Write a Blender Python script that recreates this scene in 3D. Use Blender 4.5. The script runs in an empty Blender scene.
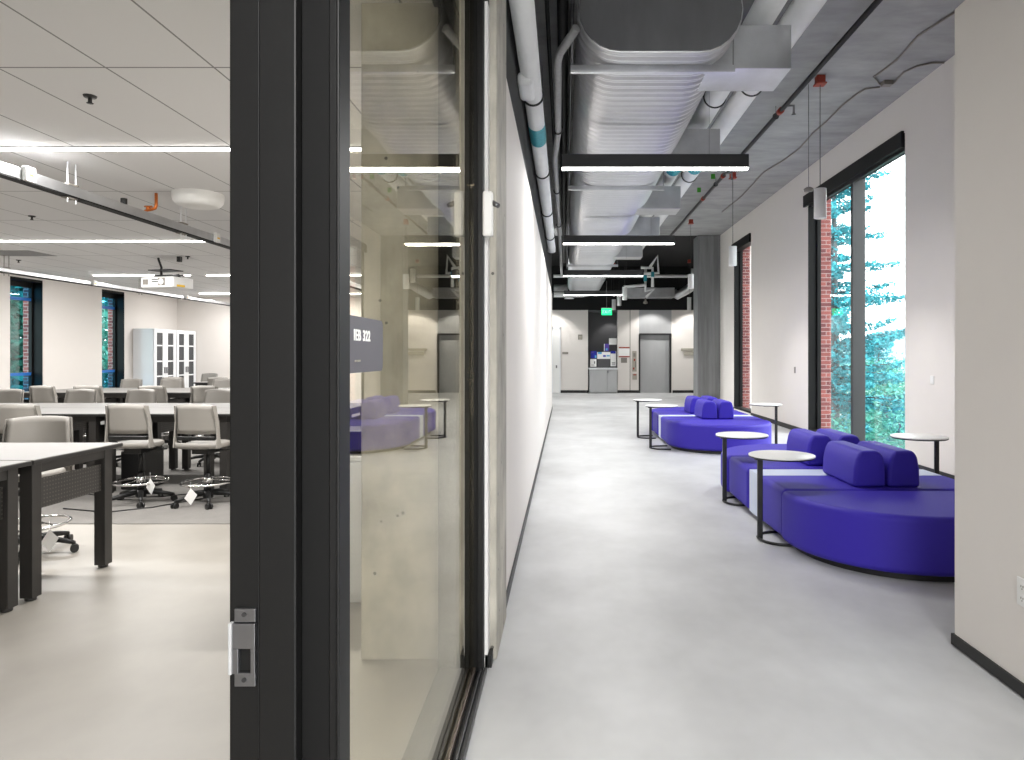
import bpy, bmesh, math, random
from mathutils import Vector, Matrix
PI = math.pi
S = bpy.context.scene
COL = S.collection
F = 683.0; CX = 565.0; CY = 355.0; EYE = 1.45
random.seed(7)

# ------------------------------------------------------------------ materials
def sock(n, *names):
    for a in names:
        if a in n.inputs: return n.inputs[a]
def srgb(r, g, b):
    return tuple((c/255/12.92 if c/255 <= .04045 else ((c/255+.055)/1.055)**2.4) for c in (r, g, b))
def mat(name, rgb, rough=.5, metal=0, spec=.5, noise=0, nscale=(4, 4, 4), bump=0, bscale=60, emit=None, estr=0, rvar=0):
    m = bpy.data.materials.new(name); m.use_nodes = True
    nt = m.node_tree; N = nt.nodes; L = nt.links
    p = N['Principled BSDF']; c = srgb(*rgb)
    p.inputs['Base Color'].default_value = (*c, 1)
    p.inputs['Roughness'].default_value = rough
    p.inputs['Metallic'].default_value = metal
    sock(p, 'Specular IOR Level', 'Specular').default_value = spec
    if emit:
        p.inputs['Emission Color'].default_value = (*srgb(*emit), 1); p.inputs['Emission Strength'].default_value = estr
    if noise or bump or rvar:
        geo = N.new('ShaderNodeNewGeometry')
        mp = N.new('ShaderNodeMapping'); mp.inputs['Scale'].default_value = nscale
        L.new(geo.outputs['Position'], mp.inputs['Vector'])
        nz = N.new('ShaderNodeTexNoise'); nz.inputs['Scale'].default_value = 1; nz.inputs['Detail'].default_value = 4
        nz.inputs['Roughness'].default_value = .6
        L.new(mp.outputs[0], nz.inputs['Vector'])
        if noise:
            r = N.new('ShaderNodeMapRange'); r.clamp = False; r.inputs['From Min'].default_value = .33; r.inputs['From Max'].default_value = .67
            r.inputs['To Min'].default_value = 1-noise; r.inputs['To Max'].default_value = 1+noise
            L.new(nz.outputs['Fac'], r.inputs['Value'])
            mx = N.new('ShaderNodeVectorMath'); mx.operation = 'SCALE'; mx.inputs[0].default_value = c
            L.new(r.outputs[0], mx.inputs['Scale']); L.new(mx.outputs[0], p.inputs['Base Color'])
        if rvar:
            r2 = N.new('ShaderNodeMapRange'); r2.inputs['From Min'].default_value = .3; r2.inputs['From Max'].default_value = .7
            r2.inputs['To Min'].default_value = rough-rvar; r2.inputs['To Max'].default_value = rough+rvar
            L.new(nz.outputs['Fac'], r2.inputs['Value']); L.new(r2.outputs[0], p.inputs['Roughness'])
        if bump:
            n2 = N.new('ShaderNodeTexNoise'); n2.inputs['Scale'].default_value = bscale; n2.inputs['Detail'].default_value = 3
            L.new(geo.outputs['Position'], n2.inputs['Vector'])
            b = N.new('ShaderNodeBump'); b.inputs['Strength'].default_value = bump; b.inputs['Distance'].default_value = .01
            L.new(n2.outputs['Fac'], b.inputs['Height']); L.new(b.outputs[0], p.inputs['Normal'])
    return m
def pitted(m):
    """cast concrete: scattered small dark air holes over the base colour"""
    nt = m.node_tree; N = nt.nodes; L = nt.links; p = N['Principled BSDF']
    src = p.inputs['Base Color'].links[0].from_socket
    g = N.new('ShaderNodeNewGeometry'); v = N.new('ShaderNodeTexVoronoi'); v.inputs['Scale'].default_value = 9
    L.new(g.outputs['Position'], v.inputs['Vector'])
    t = N.new('ShaderNodeMath'); t.operation = 'LESS_THAN'; t.inputs[1].default_value = .075; L.new(v.outputs['Distance'], t.inputs[0])
    mx = N.new('ShaderNodeMix'); mx.data_type = 'RGBA'; L.new(t.outputs[0], mx.inputs[0]); L.new(src, mx.inputs[6]); mx.inputs[7].default_value = (.09, .085, .075, 1)
    L.new(mx.outputs[2], p.inputs['Base Color']); return m
def emat(name, rgb, st):
    m = bpy.data.materials.new(name); m.use_nodes = True; nt = m.node_tree
    nt.nodes.remove(nt.nodes['Principled BSDF'])
    e = nt.nodes.new('ShaderNodeEmission'); e.inputs[0].default_value = (*srgb(*rgb), 1); e.inputs[1].default_value = st
    nt.links.new(e.outputs[0], nt.nodes['Material Output'].inputs[0]); return m
def glassmat(name, tint, f0=.04, rough=0, refl=(1, 1, 1)):
    """thin clear pane: see-through with a Schlick reflection computed from the surface angle"""
    m = bpy.data.materials.new(name); m.use_nodes = True; nt = m.node_tree; N = nt.nodes; L = nt.links
    N.remove(N['Principled BSDF'])
    g = N.new('ShaderNodeNewGeometry'); d = N.new('ShaderNodeVectorMath'); d.operation = 'DOT_PRODUCT'
    L.new(g.outputs['Normal'], d.inputs[0]); L.new(g.outputs['Incoming'], d.inputs[1])
    a = N.new('ShaderNodeMath'); a.operation = 'ABSOLUTE'; L.new(d.outputs['Value'], a.inputs[0])
    s = N.new('ShaderNodeMath'); s.operation = 'SUBTRACT'; s.inputs[0].default_value = 1; L.new(a.outputs[0], s.inputs[1])
    p = N.new('ShaderNodeMath'); p.operation = 'POWER'; L.new(s.outputs[0], p.inputs[0]); p.inputs[1].default_value = 6
    q = N.new('ShaderNodeMath'); q.operation = 'MULTIPLY_ADD'; L.new(p.outputs[0], q.inputs[0]); q.inputs[1].default_value = 1-f0; q.inputs[2].default_value = f0
    t = N.new('ShaderNodeBsdfTransparent'); t.inputs[0].default_value = (*tint, 1)
    gl = N.new('ShaderNodeBsdfGlossy'); gl.inputs['Color'].default_value = (*refl, 1); gl.inputs['Roughness'].default_value = rough
    mx = N.new('ShaderNodeMixShader'); L.new(q.outputs[0], mx.inputs[0]); L.new(t.outputs[0], mx.inputs[1]); L.new(gl.outputs[0], mx.inputs[2])
    L.new(mx.outputs[0], N['Material Output'].inputs[0]); return m
def brickmat():
    m = mat('red_brick', (120, 60, 55), .85); nt = m.node_tree; N = nt.nodes; L = nt.links
    g = N.new('ShaderNodeNewGeometry'); sp = N.new('ShaderNodeSeparateXYZ'); L.new(g.outputs['Position'], sp.inputs[0])
    ad = N.new('ShaderNodeMath'); L.new(sp.outputs[0], ad.inputs[0]); L.new(sp.outputs[1], ad.inputs[1])
    cb = N.new('ShaderNodeCombineXYZ'); L.new(ad.outputs[0], cb.inputs[0]); L.new(sp.outputs[2], cb.inputs[1])
    b = N.new('ShaderNodeTexBrick'); b.inputs['Scale'].default_value = 1
    b.inputs['Brick Width'].default_value = .2; b.inputs['Row Height'].default_value = .075; b.inputs['Mortar Size'].default_value = .007
    b.inputs['Color1'].default_value = (*srgb(150, 84, 78), 1); b.inputs['Color2'].default_value = (*srgb(105, 58, 60), 1)
    b.inputs['Mortar'].default_value = (*srgb(165, 145, 142), 1)
    L.new(cb.outputs[0], b.inputs['Vector']); L.new(b.outputs['Color'], N['Principled BSDF'].inputs['Base Color'])
    bp = N.new('ShaderNodeBump'); bp.inputs['Strength'].default_value = .5; bp.inputs['Distance'].default_value = .01; bp.invert = True
    L.new(b.outputs['Fac'], bp.inputs['Height']); L.new(bp.outputs[0], N['Principled BSDF'].inputs['Normal'])
    return m
def tilemat():
    """ceiling tiles: thin seams at a fixed spacing"""
    m = mat('ceiling_tile', (222, 222, 222), .8, noise=.015, nscale=(40, 40, 40)); nt = m.node_tree; N = nt.nodes; L = nt.links
    g = N.new('ShaderNodeNewGeometry'); sp = N.new('ShaderNodeSeparateXYZ'); L.new(g.outputs['Position'], sp.inputs[0])
    def seam(o, off, step, w):
        a = N.new('ShaderNodeMath'); a.operation = 'ADD'; L.new(o, a.inputs[0]); a.inputs[1].default_value = -off+step*100
        d = N.new('ShaderNodeMath'); d.operation = 'MODULO'; L.new(a.outputs[0], d.inputs[0]); d.inputs[1].default_value = step
        c = N.new('ShaderNodeMath'); c.operation = 'LESS_THAN'; L.new(d.outputs[0], c.inputs[0]); c.inputs[1].default_value = w
        return c.outputs[0]
    s1 = seam(sp.outputs[0], -2.045, .63, .012); s2 = seam(sp.outputs[1], 3.96, 1.5, .014)
    mx = N.new('ShaderNodeMath'); mx.operation = 'MAXIMUM'; L.new(s1, mx.inputs[0]); L.new(s2, mx.inputs[1])
    mc = N.new('ShaderNodeMix'); mc.data_type = 'RGBA'; L.new(mx.outputs[0], mc.inputs[0])
    mc.inputs[6].default_value = (*srgb(222, 222, 222), 1); mc.inputs[7].default_value = (*srgb(135, 135, 135), 1)
    L.new(mc.outputs[2], N['Principled BSDF'].inputs['Base Color']); return m
def perfmat():
    m = mat('perforated_black_steel', (46, 44, 42), .45); nt = m.node_tree; N = nt.nodes; L = nt.links
    g = N.new('ShaderNodeNewGeometry'); sp = N.new('ShaderNodeVectorMath'); sp.operation = 'FRACTION'
    sc = N.new('ShaderNodeVectorMath'); sc.operation = 'SCALE'; sc.inputs['Scale'].default_value = 42
    L.new(g.outputs['Position'], sc.inputs[0]); L.new(sc.outputs[0], sp.inputs[0])
    se = N.new('ShaderNodeSeparateXYZ'); L.new(sp.outputs[0], se.inputs[0])
    cb = N.new('ShaderNodeCombineXYZ'); L.new(se.outputs[1], cb.inputs[0]); L.new(se.outputs[2], cb.inputs[1])
    d = N.new('ShaderNodeVectorMath'); d.operation = 'DISTANCE'; L.new(cb.outputs[0], d.inputs[0]); d.inputs[1].default_value = (.5, .5, 0)
    l = N.new('ShaderNodeMath'); l.operation = 'LESS_THAN'; L.new(d.outputs['Value'], l.inputs[0]); l.inputs[1].default_value = .2
    mc = N.new('ShaderNodeMix'); mc.data_type = 'RGBA'; L.new(l.outputs[0], mc.inputs[0])
    mc.inputs[6].default_value = (*srgb(46, 44, 42), 1); mc.inputs[7].default_value = (*srgb(84, 80, 76), 1)
    L.new(mc.outputs[2], N['Principled BSDF'].inputs['Base Color']); return m

M = dict(
    floor=mat('polished_concrete', (190, 191, 192), .40, noise=.13, nscale=(1.3, 1.0, 1), spec=.4),
    cfloor=mat('classroom_concrete', (152, 147, 139), .42, noise=.09, nscale=(1.3, 1.0, 1)),
    carpet=mat('grey_carpet', (122, 119, 115), .95, noise=.06, nscale=(6, 6, 6), bump=.2, bscale=300),
    wall=mat('warm_white_paint', (224, 219, 214), .75, noise=.006),
    wallw=mat('white_paint', (232, 231, 229), .7),
    black=mat('black_paint', (22, 22, 23), .8),
    deck=mat('black_deck', (14, 14, 15), .9),
    conc=mat('board_concrete', (156, 156, 156), .8, noise=.15, nscale=(1.6, 4, 3), bump=.15, bscale=18),
    column=pitted(mat('column_concrete', (172, 168, 158), .75, noise=.26, nscale=(4.5, 4.5, 3), bump=.2, bscale=30)),
    colgrey=mat('grey_column_concrete', (120, 121, 122), .7, noise=.25, nscale=(7, 7, .5), bump=.12, bscale=25),
    frame=mat('black_anodised', (4, 4, 4), .5, spec=.35),
    frame_m=mat('matte_black_frame', (5, 5, 5), .6, spec=.25),
    frame_g=mat('dark_grey_aluminium', (38, 38, 39), .4),
    sill_l=mat('bronze_sill_strip', (110, 100, 92), .35, metal=.6),
    base=mat('black_rubber_base', (18, 18, 18), .5),
    steel=mat('satin_steel', (120, 120, 122), .35, metal=.9),
    stain=mat('brushed_stainless', (172, 173, 174), .45, metal=.15, noise=.05, nscale=(2, 2, .6)),
    chrome=mat('chrome', (225, 225, 225), .12, metal=1),
    galv=mat('galvanised_duct', (215, 216, 218), .36, metal=.7, noise=.04, nscale=(3, 1, 3)),
    galv2=mat('galvanised_sheet', (195, 196, 198), .3, metal=.92, noise=.08, nscale=(4, 4, 4)),
    cap=mat('galvanised_cap', (120, 120, 122), .42, metal=.7, noise=.12, nscale=(3, 3, 1)),
    pipe=mat('white_pipe_jacket', (235, 236, 236), .5, noise=.03),
    pipeg=mat('grey_pipe_wrap', (150, 150, 150), .6, noise=.12, nscale=(25, 25, 25), bump=.3, bscale=50),
    bpipe=mat('black_pipe', (20, 20, 20), .5),
    red=mat('red_paint', (150, 52, 34), .5),
    cyan=mat('cyan_label', (40, 150, 165), .5, noise=.2, nscale=(40, 40, 40)),
    green=mat('green_tag', (60, 150, 40), .5),
    ltblk=mat('light_housing', (30, 30, 31), .5),
    led=emat('led_diffuser', (255, 253, 250), 9),
    ledc=emat('classroom_led', (255, 251, 246), 8),
    white=mat('white_plastic', (232, 232, 230), .45),
    wmetal=mat('white_metal', (226, 228, 231), .4),
    purple=mat('violet_upholstery', (52, 37, 164), .58, spec=.35, bump=.12, bscale=500),
    insert=mat('pale_laminate', (205, 215, 235), .35),
    tabtop=mat('white_tabletop', (232, 232, 230), .3),
    blackm=mat('black_powder_coat', (20, 20, 21), .45),
    desk=mat('grey_laminate', (112, 109, 105), .42, noise=.02),
    deskblk=mat('black_table_edge', (26, 25, 24), .45),
    leg=mat('dark_bronze_leg', (38, 36, 34), .42),
    perf=perfmat(),
    shell=mat('greige_plastic', (142, 138, 132), .45),
    blkpl=mat('black_plastic', (16, 16, 16), .45),
    copper=mat('copper_pipe', (196, 110, 50), .35, metal=.6),
    yellow=mat('yellow_label', (235, 190, 30), .5),
    paper=mat('paper', (240, 240, 238), .7),
    pgrey=mat('paper_print', (120, 120, 120), .7),
    glass=glassmat('clear_glass', (.965, .955, .90), .04, 0, (1, .96, .86)),
    wglass=glassmat('window_glass', (.97, .985, .985), .04),
    tglass=glassmat('tinted_window_glass', (.80, .93, .95), .05),
    bglass=glassmat('blue_window_glass', (.35, .70, .88), .05),
    cglass=mat('dark_cabinet_glass', (60, 62, 66), .15),
    sign=mat('plum_grey_sign', (88, 85, 93), .4),
    brick=brickmat(), tile=tilemat(),
    reflbar=mat('painted_reflection_bar', (40, 110, 190), .4),  # blue reflection put into the bars' base colour
    needle=mat('teal_needles', (60, 150, 160), .8, noise=.45, nscale=(3, 3, 3)),
    leaf=mat('green_teal_leaves', (95, 165, 150), .8, noise=.45, nscale=(2, 2, 2)),
    leaf2=mat('green_leaves', (45, 120, 105), .8, noise=.4, nscale=(2, 2, 2)),
    bark=mat('bark', (85, 90, 92), .9, noise=.2),
    hill=mat('hazy_hill', (140, 175, 195), 1, noise=.1, nscale=(.05, .05, .05)),  # pale blue haze put into the hill's base colour
    grass=mat('ground_grass', (110, 118, 112), 1),
    blue=mat('deep_blue_print', (20, 40, 165), .6, noise=.25, nscale=(8, 8, 8)),
    lblue=mat('light_blue_print', (90, 170, 215), .6),
    violet=mat('violet_print', (90, 70, 170), .6),
    screen=mat('dark_screen', (62, 62, 64), .3),
    beige=mat('beige_bar', (165, 160, 148), .5),
    grey=mat('grey_plate', (130, 125, 118), .5),
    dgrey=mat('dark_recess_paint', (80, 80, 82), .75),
    cyl=mat('pendant_white', (215, 215, 215), .45),
    exitg=mat('exit_green', (0, 200, 110), .5, emit=(0, 235, 120), estr=1.0),
    exitl=mat('exit_letters', (20, 235, 20), .5, emit=(0, 255, 30), estr=1.0),
    concled=mat('greyvent', (140, 140, 140), .7),
)

# ------------------------------------------------------------------ mesh builder
class MB:
    def __init__(s): s.v = []; s.f = []; s.mi = []; s.sm = []
    def add(s, vs, fs, mi=0, smooth=False):
        o = len(s.v); s.v += [tuple(a) for a in vs]
        for f in fs: s.f.append(tuple(o+i for i in f)); s.mi.append(mi); s.sm.append(smooth)
        return s
    def box(s, x0, x1, y0, y1, z0, z1, mi=0):
        x0, x1 = sorted((x0, x1)); y0, y1 = sorted((y0, y1)); z0, z1 = sorted((z0, z1))
        v = [(x, y, z) for z in (z0, z1) for y in (y0, y1) for x in (x0, x1)]
        return s.add(v, [(0, 2, 3, 1), (4, 5, 7, 6), (0, 1, 5, 4), (2, 6, 7, 3), (0, 4, 6, 2), (1, 3, 7, 5)], mi)
    def tube(s, pts, r, n=12, mi=0, cap=True, smooth=True):
        pts = [Vector(p) for p in pts]; rs = r if isinstance(r, (list, tuple)) else [r]*len(pts)
        rings = []; prev = None
        for i, p in enumerate(pts):
            if i == 0: t = pts[1]-p
            elif i == len(pts)-1: t = p-pts[i-1]
            else: t = (pts[i+1]-p).normalized()+(p-pts[i-1]).normalized()
            t.normalize()
            if prev is None:
                a = Vector((0, 0, 1)) if abs(t.z) < .9 else Vector((1, 0, 0))
                u = t.cross(a).normalized()
            else: u = (prev-t*prev.dot(t)).normalized()
            prev = u; w = t.cross(u)
            rings.append([p+(u*math.cos(2*PI*k/n)+w*math.sin(2*PI*k/n))*rs[i] for k in range(n)])
        vs = [q for R_ in rings for q in R_]; fs = []
        for i in range(len(pts)-1):
            for k in range(n): fs.append((i*n+k, i*n+(k+1) % n, (i+1)*n+(k+1) % n, (i+1)*n+k))
        s.add(vs, fs, mi, smooth)
        if cap:
            o = len(s.v)-len(vs)
            s.f.append(tuple(o+k for k in reversed(range(n)))); s.mi.append(mi); s.sm.append(False)
            s.f.append(tuple(o+(len(pts)-1)*n+k for k in range(n))); s.mi.append(mi); s.sm.append(False)
        return s
    def ring(s, c, R_, r, n=40, m=8, axis='z', mi=0):
        vs = []; fs = []
        for i in range(n):
            a = 2*PI*i/n
            for k in range(m):
                b = 2*PI*k/m; q = R_+r*math.cos(b); h = r*math.sin(b)
                p = (q*math.cos(a), q*math.sin(a), h)
                if axis == 'y': p = (p[0], p[2], p[1])
                vs.append((c[0]+p[0], c[1]+p[1], c[2]+p[2]))
        for i in range(n):
            for k in range(m):
                fs.append((i*m+k, ((i+1) % n)*m+k, ((i+1) % n)*m+(k+1) % m, i*m+(k+1) % m))
        return s.add(vs, fs, mi, True)
    def lathe(s, c, prof, n=32, mi=0, smooth=True):
        vs = []; fs = []; k = len(prof)
        for i in range(n):
            a = 2*PI*i/n
            for r, h in prof: vs.append((c[0]+r*math.cos(a), c[1]+r*math.sin(a), c[2]+h))
        for i in range(n):
            for j in range(k-1):
                fs.append((i*k+j, ((i+1) % n)*k+j, ((i+1) % n)*k+j+1, i*k+j+1))
        return s.add(vs, fs, mi, smooth)
    def prism(s, poly, z0, z1, mi=0, top=None, smooth=False):
        n = len(poly); vs = [(x, y, z0) for x, y in poly]+[(x, y, z1) for x, y in poly]
        s.add(vs, [(i, (i+1) % n, n+(i+1) % n, n+i) for i in range(n)], mi, smooth)
        o = len(s.v)-2*n
        s.f.append(tuple(o+i for i in reversed(range(n)))); s.mi.append(mi); s.sm.append(False)
        s.f.append(tuple(o+n+i for i in range(n))); s.mi.append(mi if top is None else top); s.sm.append(False)
        return s
    def build(s, name, m, parent=None, bevel=0, seg=2, smooth=False, loc=None, rot=None, ang=40):
        me = bpy.data.meshes.new(name); me.from_pydata(s.v, [], s.f)
        ms = m if isinstance(m, (list, tuple)) else [m]
        for q in ms: me.materials.append(M[q])
        me.polygons.foreach_set('material_index', s.mi)
        me.polygons.foreach_set('use_smooth', [True]*len(s.f) if smooth else s.sm); me.update()
        bm = bmesh.new(); bm.from_mesh(me); bmesh.ops.recalc_face_normals(bm, faces=bm.faces); bm.to_mesh(me); bm.free()
        o = bpy.data.objects.new(name, me); COL.objects.link(o)
        if parent: o.parent = parent
        if loc: o.location = loc
        if rot: o.rotation_euler = rot
        if bevel:
            b = o.modifiers.new('bev', 'BEVEL'); b.width = bevel; b.segments = seg; b.limit_method = 'ANGLE'; b.angle_limit = math.radians(ang)
            b.harden_normals = False
            if smooth: pass
        return o
def empty(name, loc=(0, 0, 0), rz=0, parent=None):
    o = bpy.data.objects.new(name, None); COL.objects.link(o); o.location = loc; o.rotation_euler = (0, 0, rz)
    o.empty_display_size = .1
    if parent: o.parent = parent
    return o
def tag(o, label, cat, group=None):
    o['label'] = label; o['category'] = cat
    if group: o['group'] = group
    return o
def struct(o): o['kind'] = 'structure'; return o
def copy_tree(o, parent=None):
    c = o.copy(); COL.objects.link(c); c.parent = parent
    for ch in list(o.children): copy_tree(ch, c)
    return c
def P(x, y, Y):   # pixel and depth -> X, H
    return ((x-CX)*Y/F, EYE+(CY-y)*Y/F)
def C(x, y, H):   # pixel on a ceiling-parallel plane at height H -> X, Y
    Y = F*(H-EYE)/(CY-y); return ((x-CX)*Y/F, Y)

# ------------------------------------------------------------------ shell
HC = 3.12; XL = -11.1; YB = 19.55
fb = MB()
fb.box(-.46, 4.9, -3, 19.9, -.1, 0, 0); fb.box(-.46, 6.4, 19.9, 26.9, -.1, 0, 0); fb.box(-8, -.46, 19.8, 26.9, -.1, 0, 0)
fb.box(XL-.3, -.46, -3, 19.8, -.1, 0, 1)
struct(fb.build('floor', ['floor', 'cfloor']))
struct(MB().box(XL, -1.6, 5.85, YB, 0, .006).build('floor_carpet', 'carpet'))
struct(MB().box(XL-.3, -.5, -3, 19.8, HC, HC+.12).build('ceiling_classroom', 'tile'))
struct(MB().box(-.9, 4.9, -3, 19.4, 4.84, 5.1).build('ceiling', 'conc'))
struct(MB().box(-8, 6.4, 19.4, 27, 4.84, 5.1).build('ceiling_far', 'deck'))
# corridor side wall, stub and column
struct(MB().box(-.56, -.347, 3.78, 18.4, 0, 3.09).build('wall_left', 'wall'))
struct(MB().box(-.62, -.36, -3, 18.35, 3.10, 4.84).build('wall_left_upper', 'black'))
struct(MB().box(-8, -.56, 19.62, 19.8, 0, 4.84).build('wall_classroom_back_outer', 'wall'))
struct(MB().box(-.345, -.335, 3.78, 18.4, 0, .065).build('baseboard_left', 'base'))
struct(MB().box(-.97, -.323, 3.24, 3.77, 0, 4.84).build('column_left', ['column'], bevel=.012))
struct(MB().box(-.565, -.358, 3.165, 3.235, 0, 3.09).build('wall_left_stub', 'wallw'))
struct(MB().box(-.371, -.340, 3.165, 3.236, 0, .06).build('baseboard_stub', 'base'))
# near right wall
struct(MB().box(1.94, 4.75, -3, 3.4, 0, 3.17).build('wall_right_near', 'wall'))
struct(MB().box(2.02, 4.75, -3, 3.3, 3.17, 4.84).build('wall_right_near_upper', 'black'))
struct(MB().box(1.928, 1.94, -3, 3.412, .008, .062).box(1.94, 4.4, 3.4, 3.412, .008, .062).build('baseboard_right_near', 'base'))
# right window wall with two openings
W1 = (8.84, 12.37); W2 = (16.15, 17.80); WT = 4.33; WB = .06
def winwall(name, xa, xb, mname, y0, y1, ztop, holes, top, sill):
    b = MB(); y = y0
    for (a, c) in holes:
        b.box(xa, xb, y, a, 0, ztop); b.box(xa, xb, a, c, top, ztop); b.box(xa, xb, a, c, 0, sill); y = c
    b.box(xa, xb, y, y1, 0, ztop)
    return struct(b.build(name, mname))
winwall('wall_right', 4.4, 4.62, 'wall', 3.4, 20.0, 4.84, [W1, W2], WT, WB)
winwall('wall_right_brick', 4.62, 4.82, 'brick', 3.0, 20.0, 5.3, [W1, W2], WT, 0.0)
struct(MB().box(6.2, 6.4, 20.0, 26.4, 0, 4.84).box(4.82, 6.4, 19.8, 20.0, 0, 4.84).build('wall_alcove', 'wall'))
bb = MB()
for a, c in ((3.4, W1[0]), (W1[1], W2[0]), (W2[1], 19.35)): bb.box(4.388, 4.4, a, c, 0, .09)
struct(bb.build('baseboard_right', 'base'))
def window(n, xr, sgn, y0, y1, zb, zt, mull, glassm, depth=.2, rails=()):
    w = struct(empty('window_%d' % n, (xr, (y0+y1)/2, zb)))
    def L(b): 
        b.v = [(v[0]-xr, v[1]-(y0+y1)/2, v[2]-zb) for v in b.v]; return b
    xg = xr+sgn*depth
    b = MB()
    b.box(xr+sgn*.004, xg, y1-.012, y1, zb, zt).box(xr+sgn*.004, xg, y0, y0+.012, zb, zt)
    b.box(xr+sgn*.004, xg, y0, y1, zt-.05, zt).box(xr+sgn*.004, xg, y0, y1, zb, zb+.05)
    b.box(xg-sgn*.05, xg+sgn*.02, y1-.05, y1, zb, zt).box(xg-sgn*.05, xg+sgn*.02, y0, y0+.05, zb, zt)
    b.box(xg-sgn*.04, xg+sgn*.02, y0, y1, zt-.16, zt)
    L(b).build('window_frame', 'frame_m', w, bevel=.004)
    for m_ in mull:
        L(MB().box(xg-sgn*.17, xg+sgn*.03, m_-.035, m_+.035, zb+.05, zt-.05)).build('mullion', 'frame_g', w, bevel=.004)
    for z in rails:
        L(MB().box(xg-sgn*.04, xg+sgn*.03, y0, y1, z-.03, z+.03)).build('rail', 'reflbar', w)
    if rails:
        for a_, b_, g_ in ((zb+.05, rails[1]-.03, 'bglass'), (rails[1]+.03, rails[0]-.03, glassm), (rails[0]+.03, zt-.05, 'bglass')):
            L(MB().box(xg-.003, xg+.003, y0+.03, y1-.03, a_, b_)).build('glass_pane', g_, w)
    else: L(MB().box(xg-.003, xg+.003, y0+.03, y1-.03, zb+.05, zt-.05)).build('glass_pane', glassm, w)
    return w, L
w, L_ = window(1, 4.4, 1, W1[0], W1[1], WB, WT, [10.56], 'wglass')
L_(MB().box(4.36, 4.54, W1[0]+.02, 12.52, 4.15, 4.36)).build('blind_box', 'frame', w, bevel=.006)
L_(MB().box(4.42, 4.46, W1[0]+.04, 12.3, 4.11, 4.15)).build('blind_bar', 'frame_g', w, bevel=.004)
w, L_ = window(2, 4.4, 1, W2[0], W2[1], WB, WT, [], 'wglass')
L_(MB().box(4.36, 4.54, W2[0]+.02, 17.9, 4.13, 4.34)).build('blind_box', 'frame', w, bevel=.006)
# classroom window wall (left) and back wall
WL = [(13.66, 14.52), (16.37, 17.21)]
winwall('wall_classroom_windows', XL, XL-.25, 'wall', -3, YB, HC, WL, 3.03, .45)
winwall('wall_classroom_brick', XL-.25, XL-.42, 'brick', -3, YB+.4, HC+.3, WL, 3.03, .45)
window(3, XL, -1, WL[0][0], WL[0][1], .45, 3.03, [], 'tglass', .25, (2.62, 1.05))
window(4, XL, -1, WL[1][0], WL[1][1], .45, 3.03, [], 'tglass', .25, (2.62, 1.05))
struct(MB().box(XL-.25, -.5, YB, YB+.12, 0, HC).build('wall_classroom_back', 'wall'))
struct(MB().box(-.62, -.565, 3.8, YB, 0, HC).build('wall_classroom_side', 'wall'))
struct(MB().box(XL-.25, -.5, -3.1, -3, 0, 4.9).build('wall_classroom_front', 'wall'))
struct(MB().box(-.5, -.3, -3.1, -3, 0, 3.3).box(1.94, 4.8, -3.1, -3, 0, 3.3).build('wall_front_blocker', 'wall'))  # unseen wall added to block light from behind; its gap admits sky light
struct(MB().box(-.5, 4.8, -3.1, -3, 3.3, 4.9).build('wall_front_upper_blocker', 'deck'))  # unseen, added in black so the duct metal reflects a dark area
# column by the window wall
struct(MB().box(3.76, 4.4, 19.35, 20.0, 0, 4.84).build('column_right', 'colgrey', bevel=.01))

# far end wall
YE = 26.15; sc = YE/F
def ex(x): return (x-CX)*sc
def ez(y): return EYE+(CY-y)*sc
eb = MB()
eb.box(-8, ex(588), YE, YE+.2, 0, 3.17).box(ex(617.5), ex(639), YE, YE+.2, 0, 3.17).box(ex(671.5), 6.2, YE, YE+.2, 0, 3.17)
struct(eb.build('wall_end', 'wall'))
struct(MB().box(-8, 6.2, YE-.03, YE+.2, 3.17, 4.84).build('wall_end_upper', 'deck'))
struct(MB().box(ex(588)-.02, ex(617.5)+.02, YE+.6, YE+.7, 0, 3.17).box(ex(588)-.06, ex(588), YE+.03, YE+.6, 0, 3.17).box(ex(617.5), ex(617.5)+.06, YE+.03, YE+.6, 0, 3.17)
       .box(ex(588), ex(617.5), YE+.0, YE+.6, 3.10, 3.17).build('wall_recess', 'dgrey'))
struct(MB().box(ex(560.5), ex(588)+.005, YE-.015, YE, 0, .1).box(ex(617.5), ex(639), YE-.015, YE, 0, .1).box(ex(672.5), 6.2, YE-.015, YE, 0, .1).build('baseboard_end', 'base'))
struct(MB().box(ex(629.7), ex(630.4), YE-.006, YE, .1, 3.17).build('trim_1', 'grey'))
# white door at the far end
d = struct(empty('door_1', (ex(557), YE, 0)))
def loc(b, o): l = o.location; b.v = [(v[0]-l[0], v[1]-l[1], v[2]-l[2]) for v in b.v]; return b
loc(MB().box(ex(553), ex(559.6), YE-.04, YE, .01, 2.45), d).build('door_leaf', 'white', d)
loc(MB().box(ex(551.5), ex(553), YE-.06, YE, 0, 2.52).box(ex(559.6), ex(560.6), YE-.06, YE, 0, 2.52).box(ex(551.5), ex(560.6), YE-.06, YE, 2.45, 2.52), d).build('door_frame', 'wmetal', d)
loc(MB().box(ex(555.8), ex(557.2), YE-.08, YE-.04, .95, 1.06), d).build('door_handle', 'steel', d)
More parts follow.
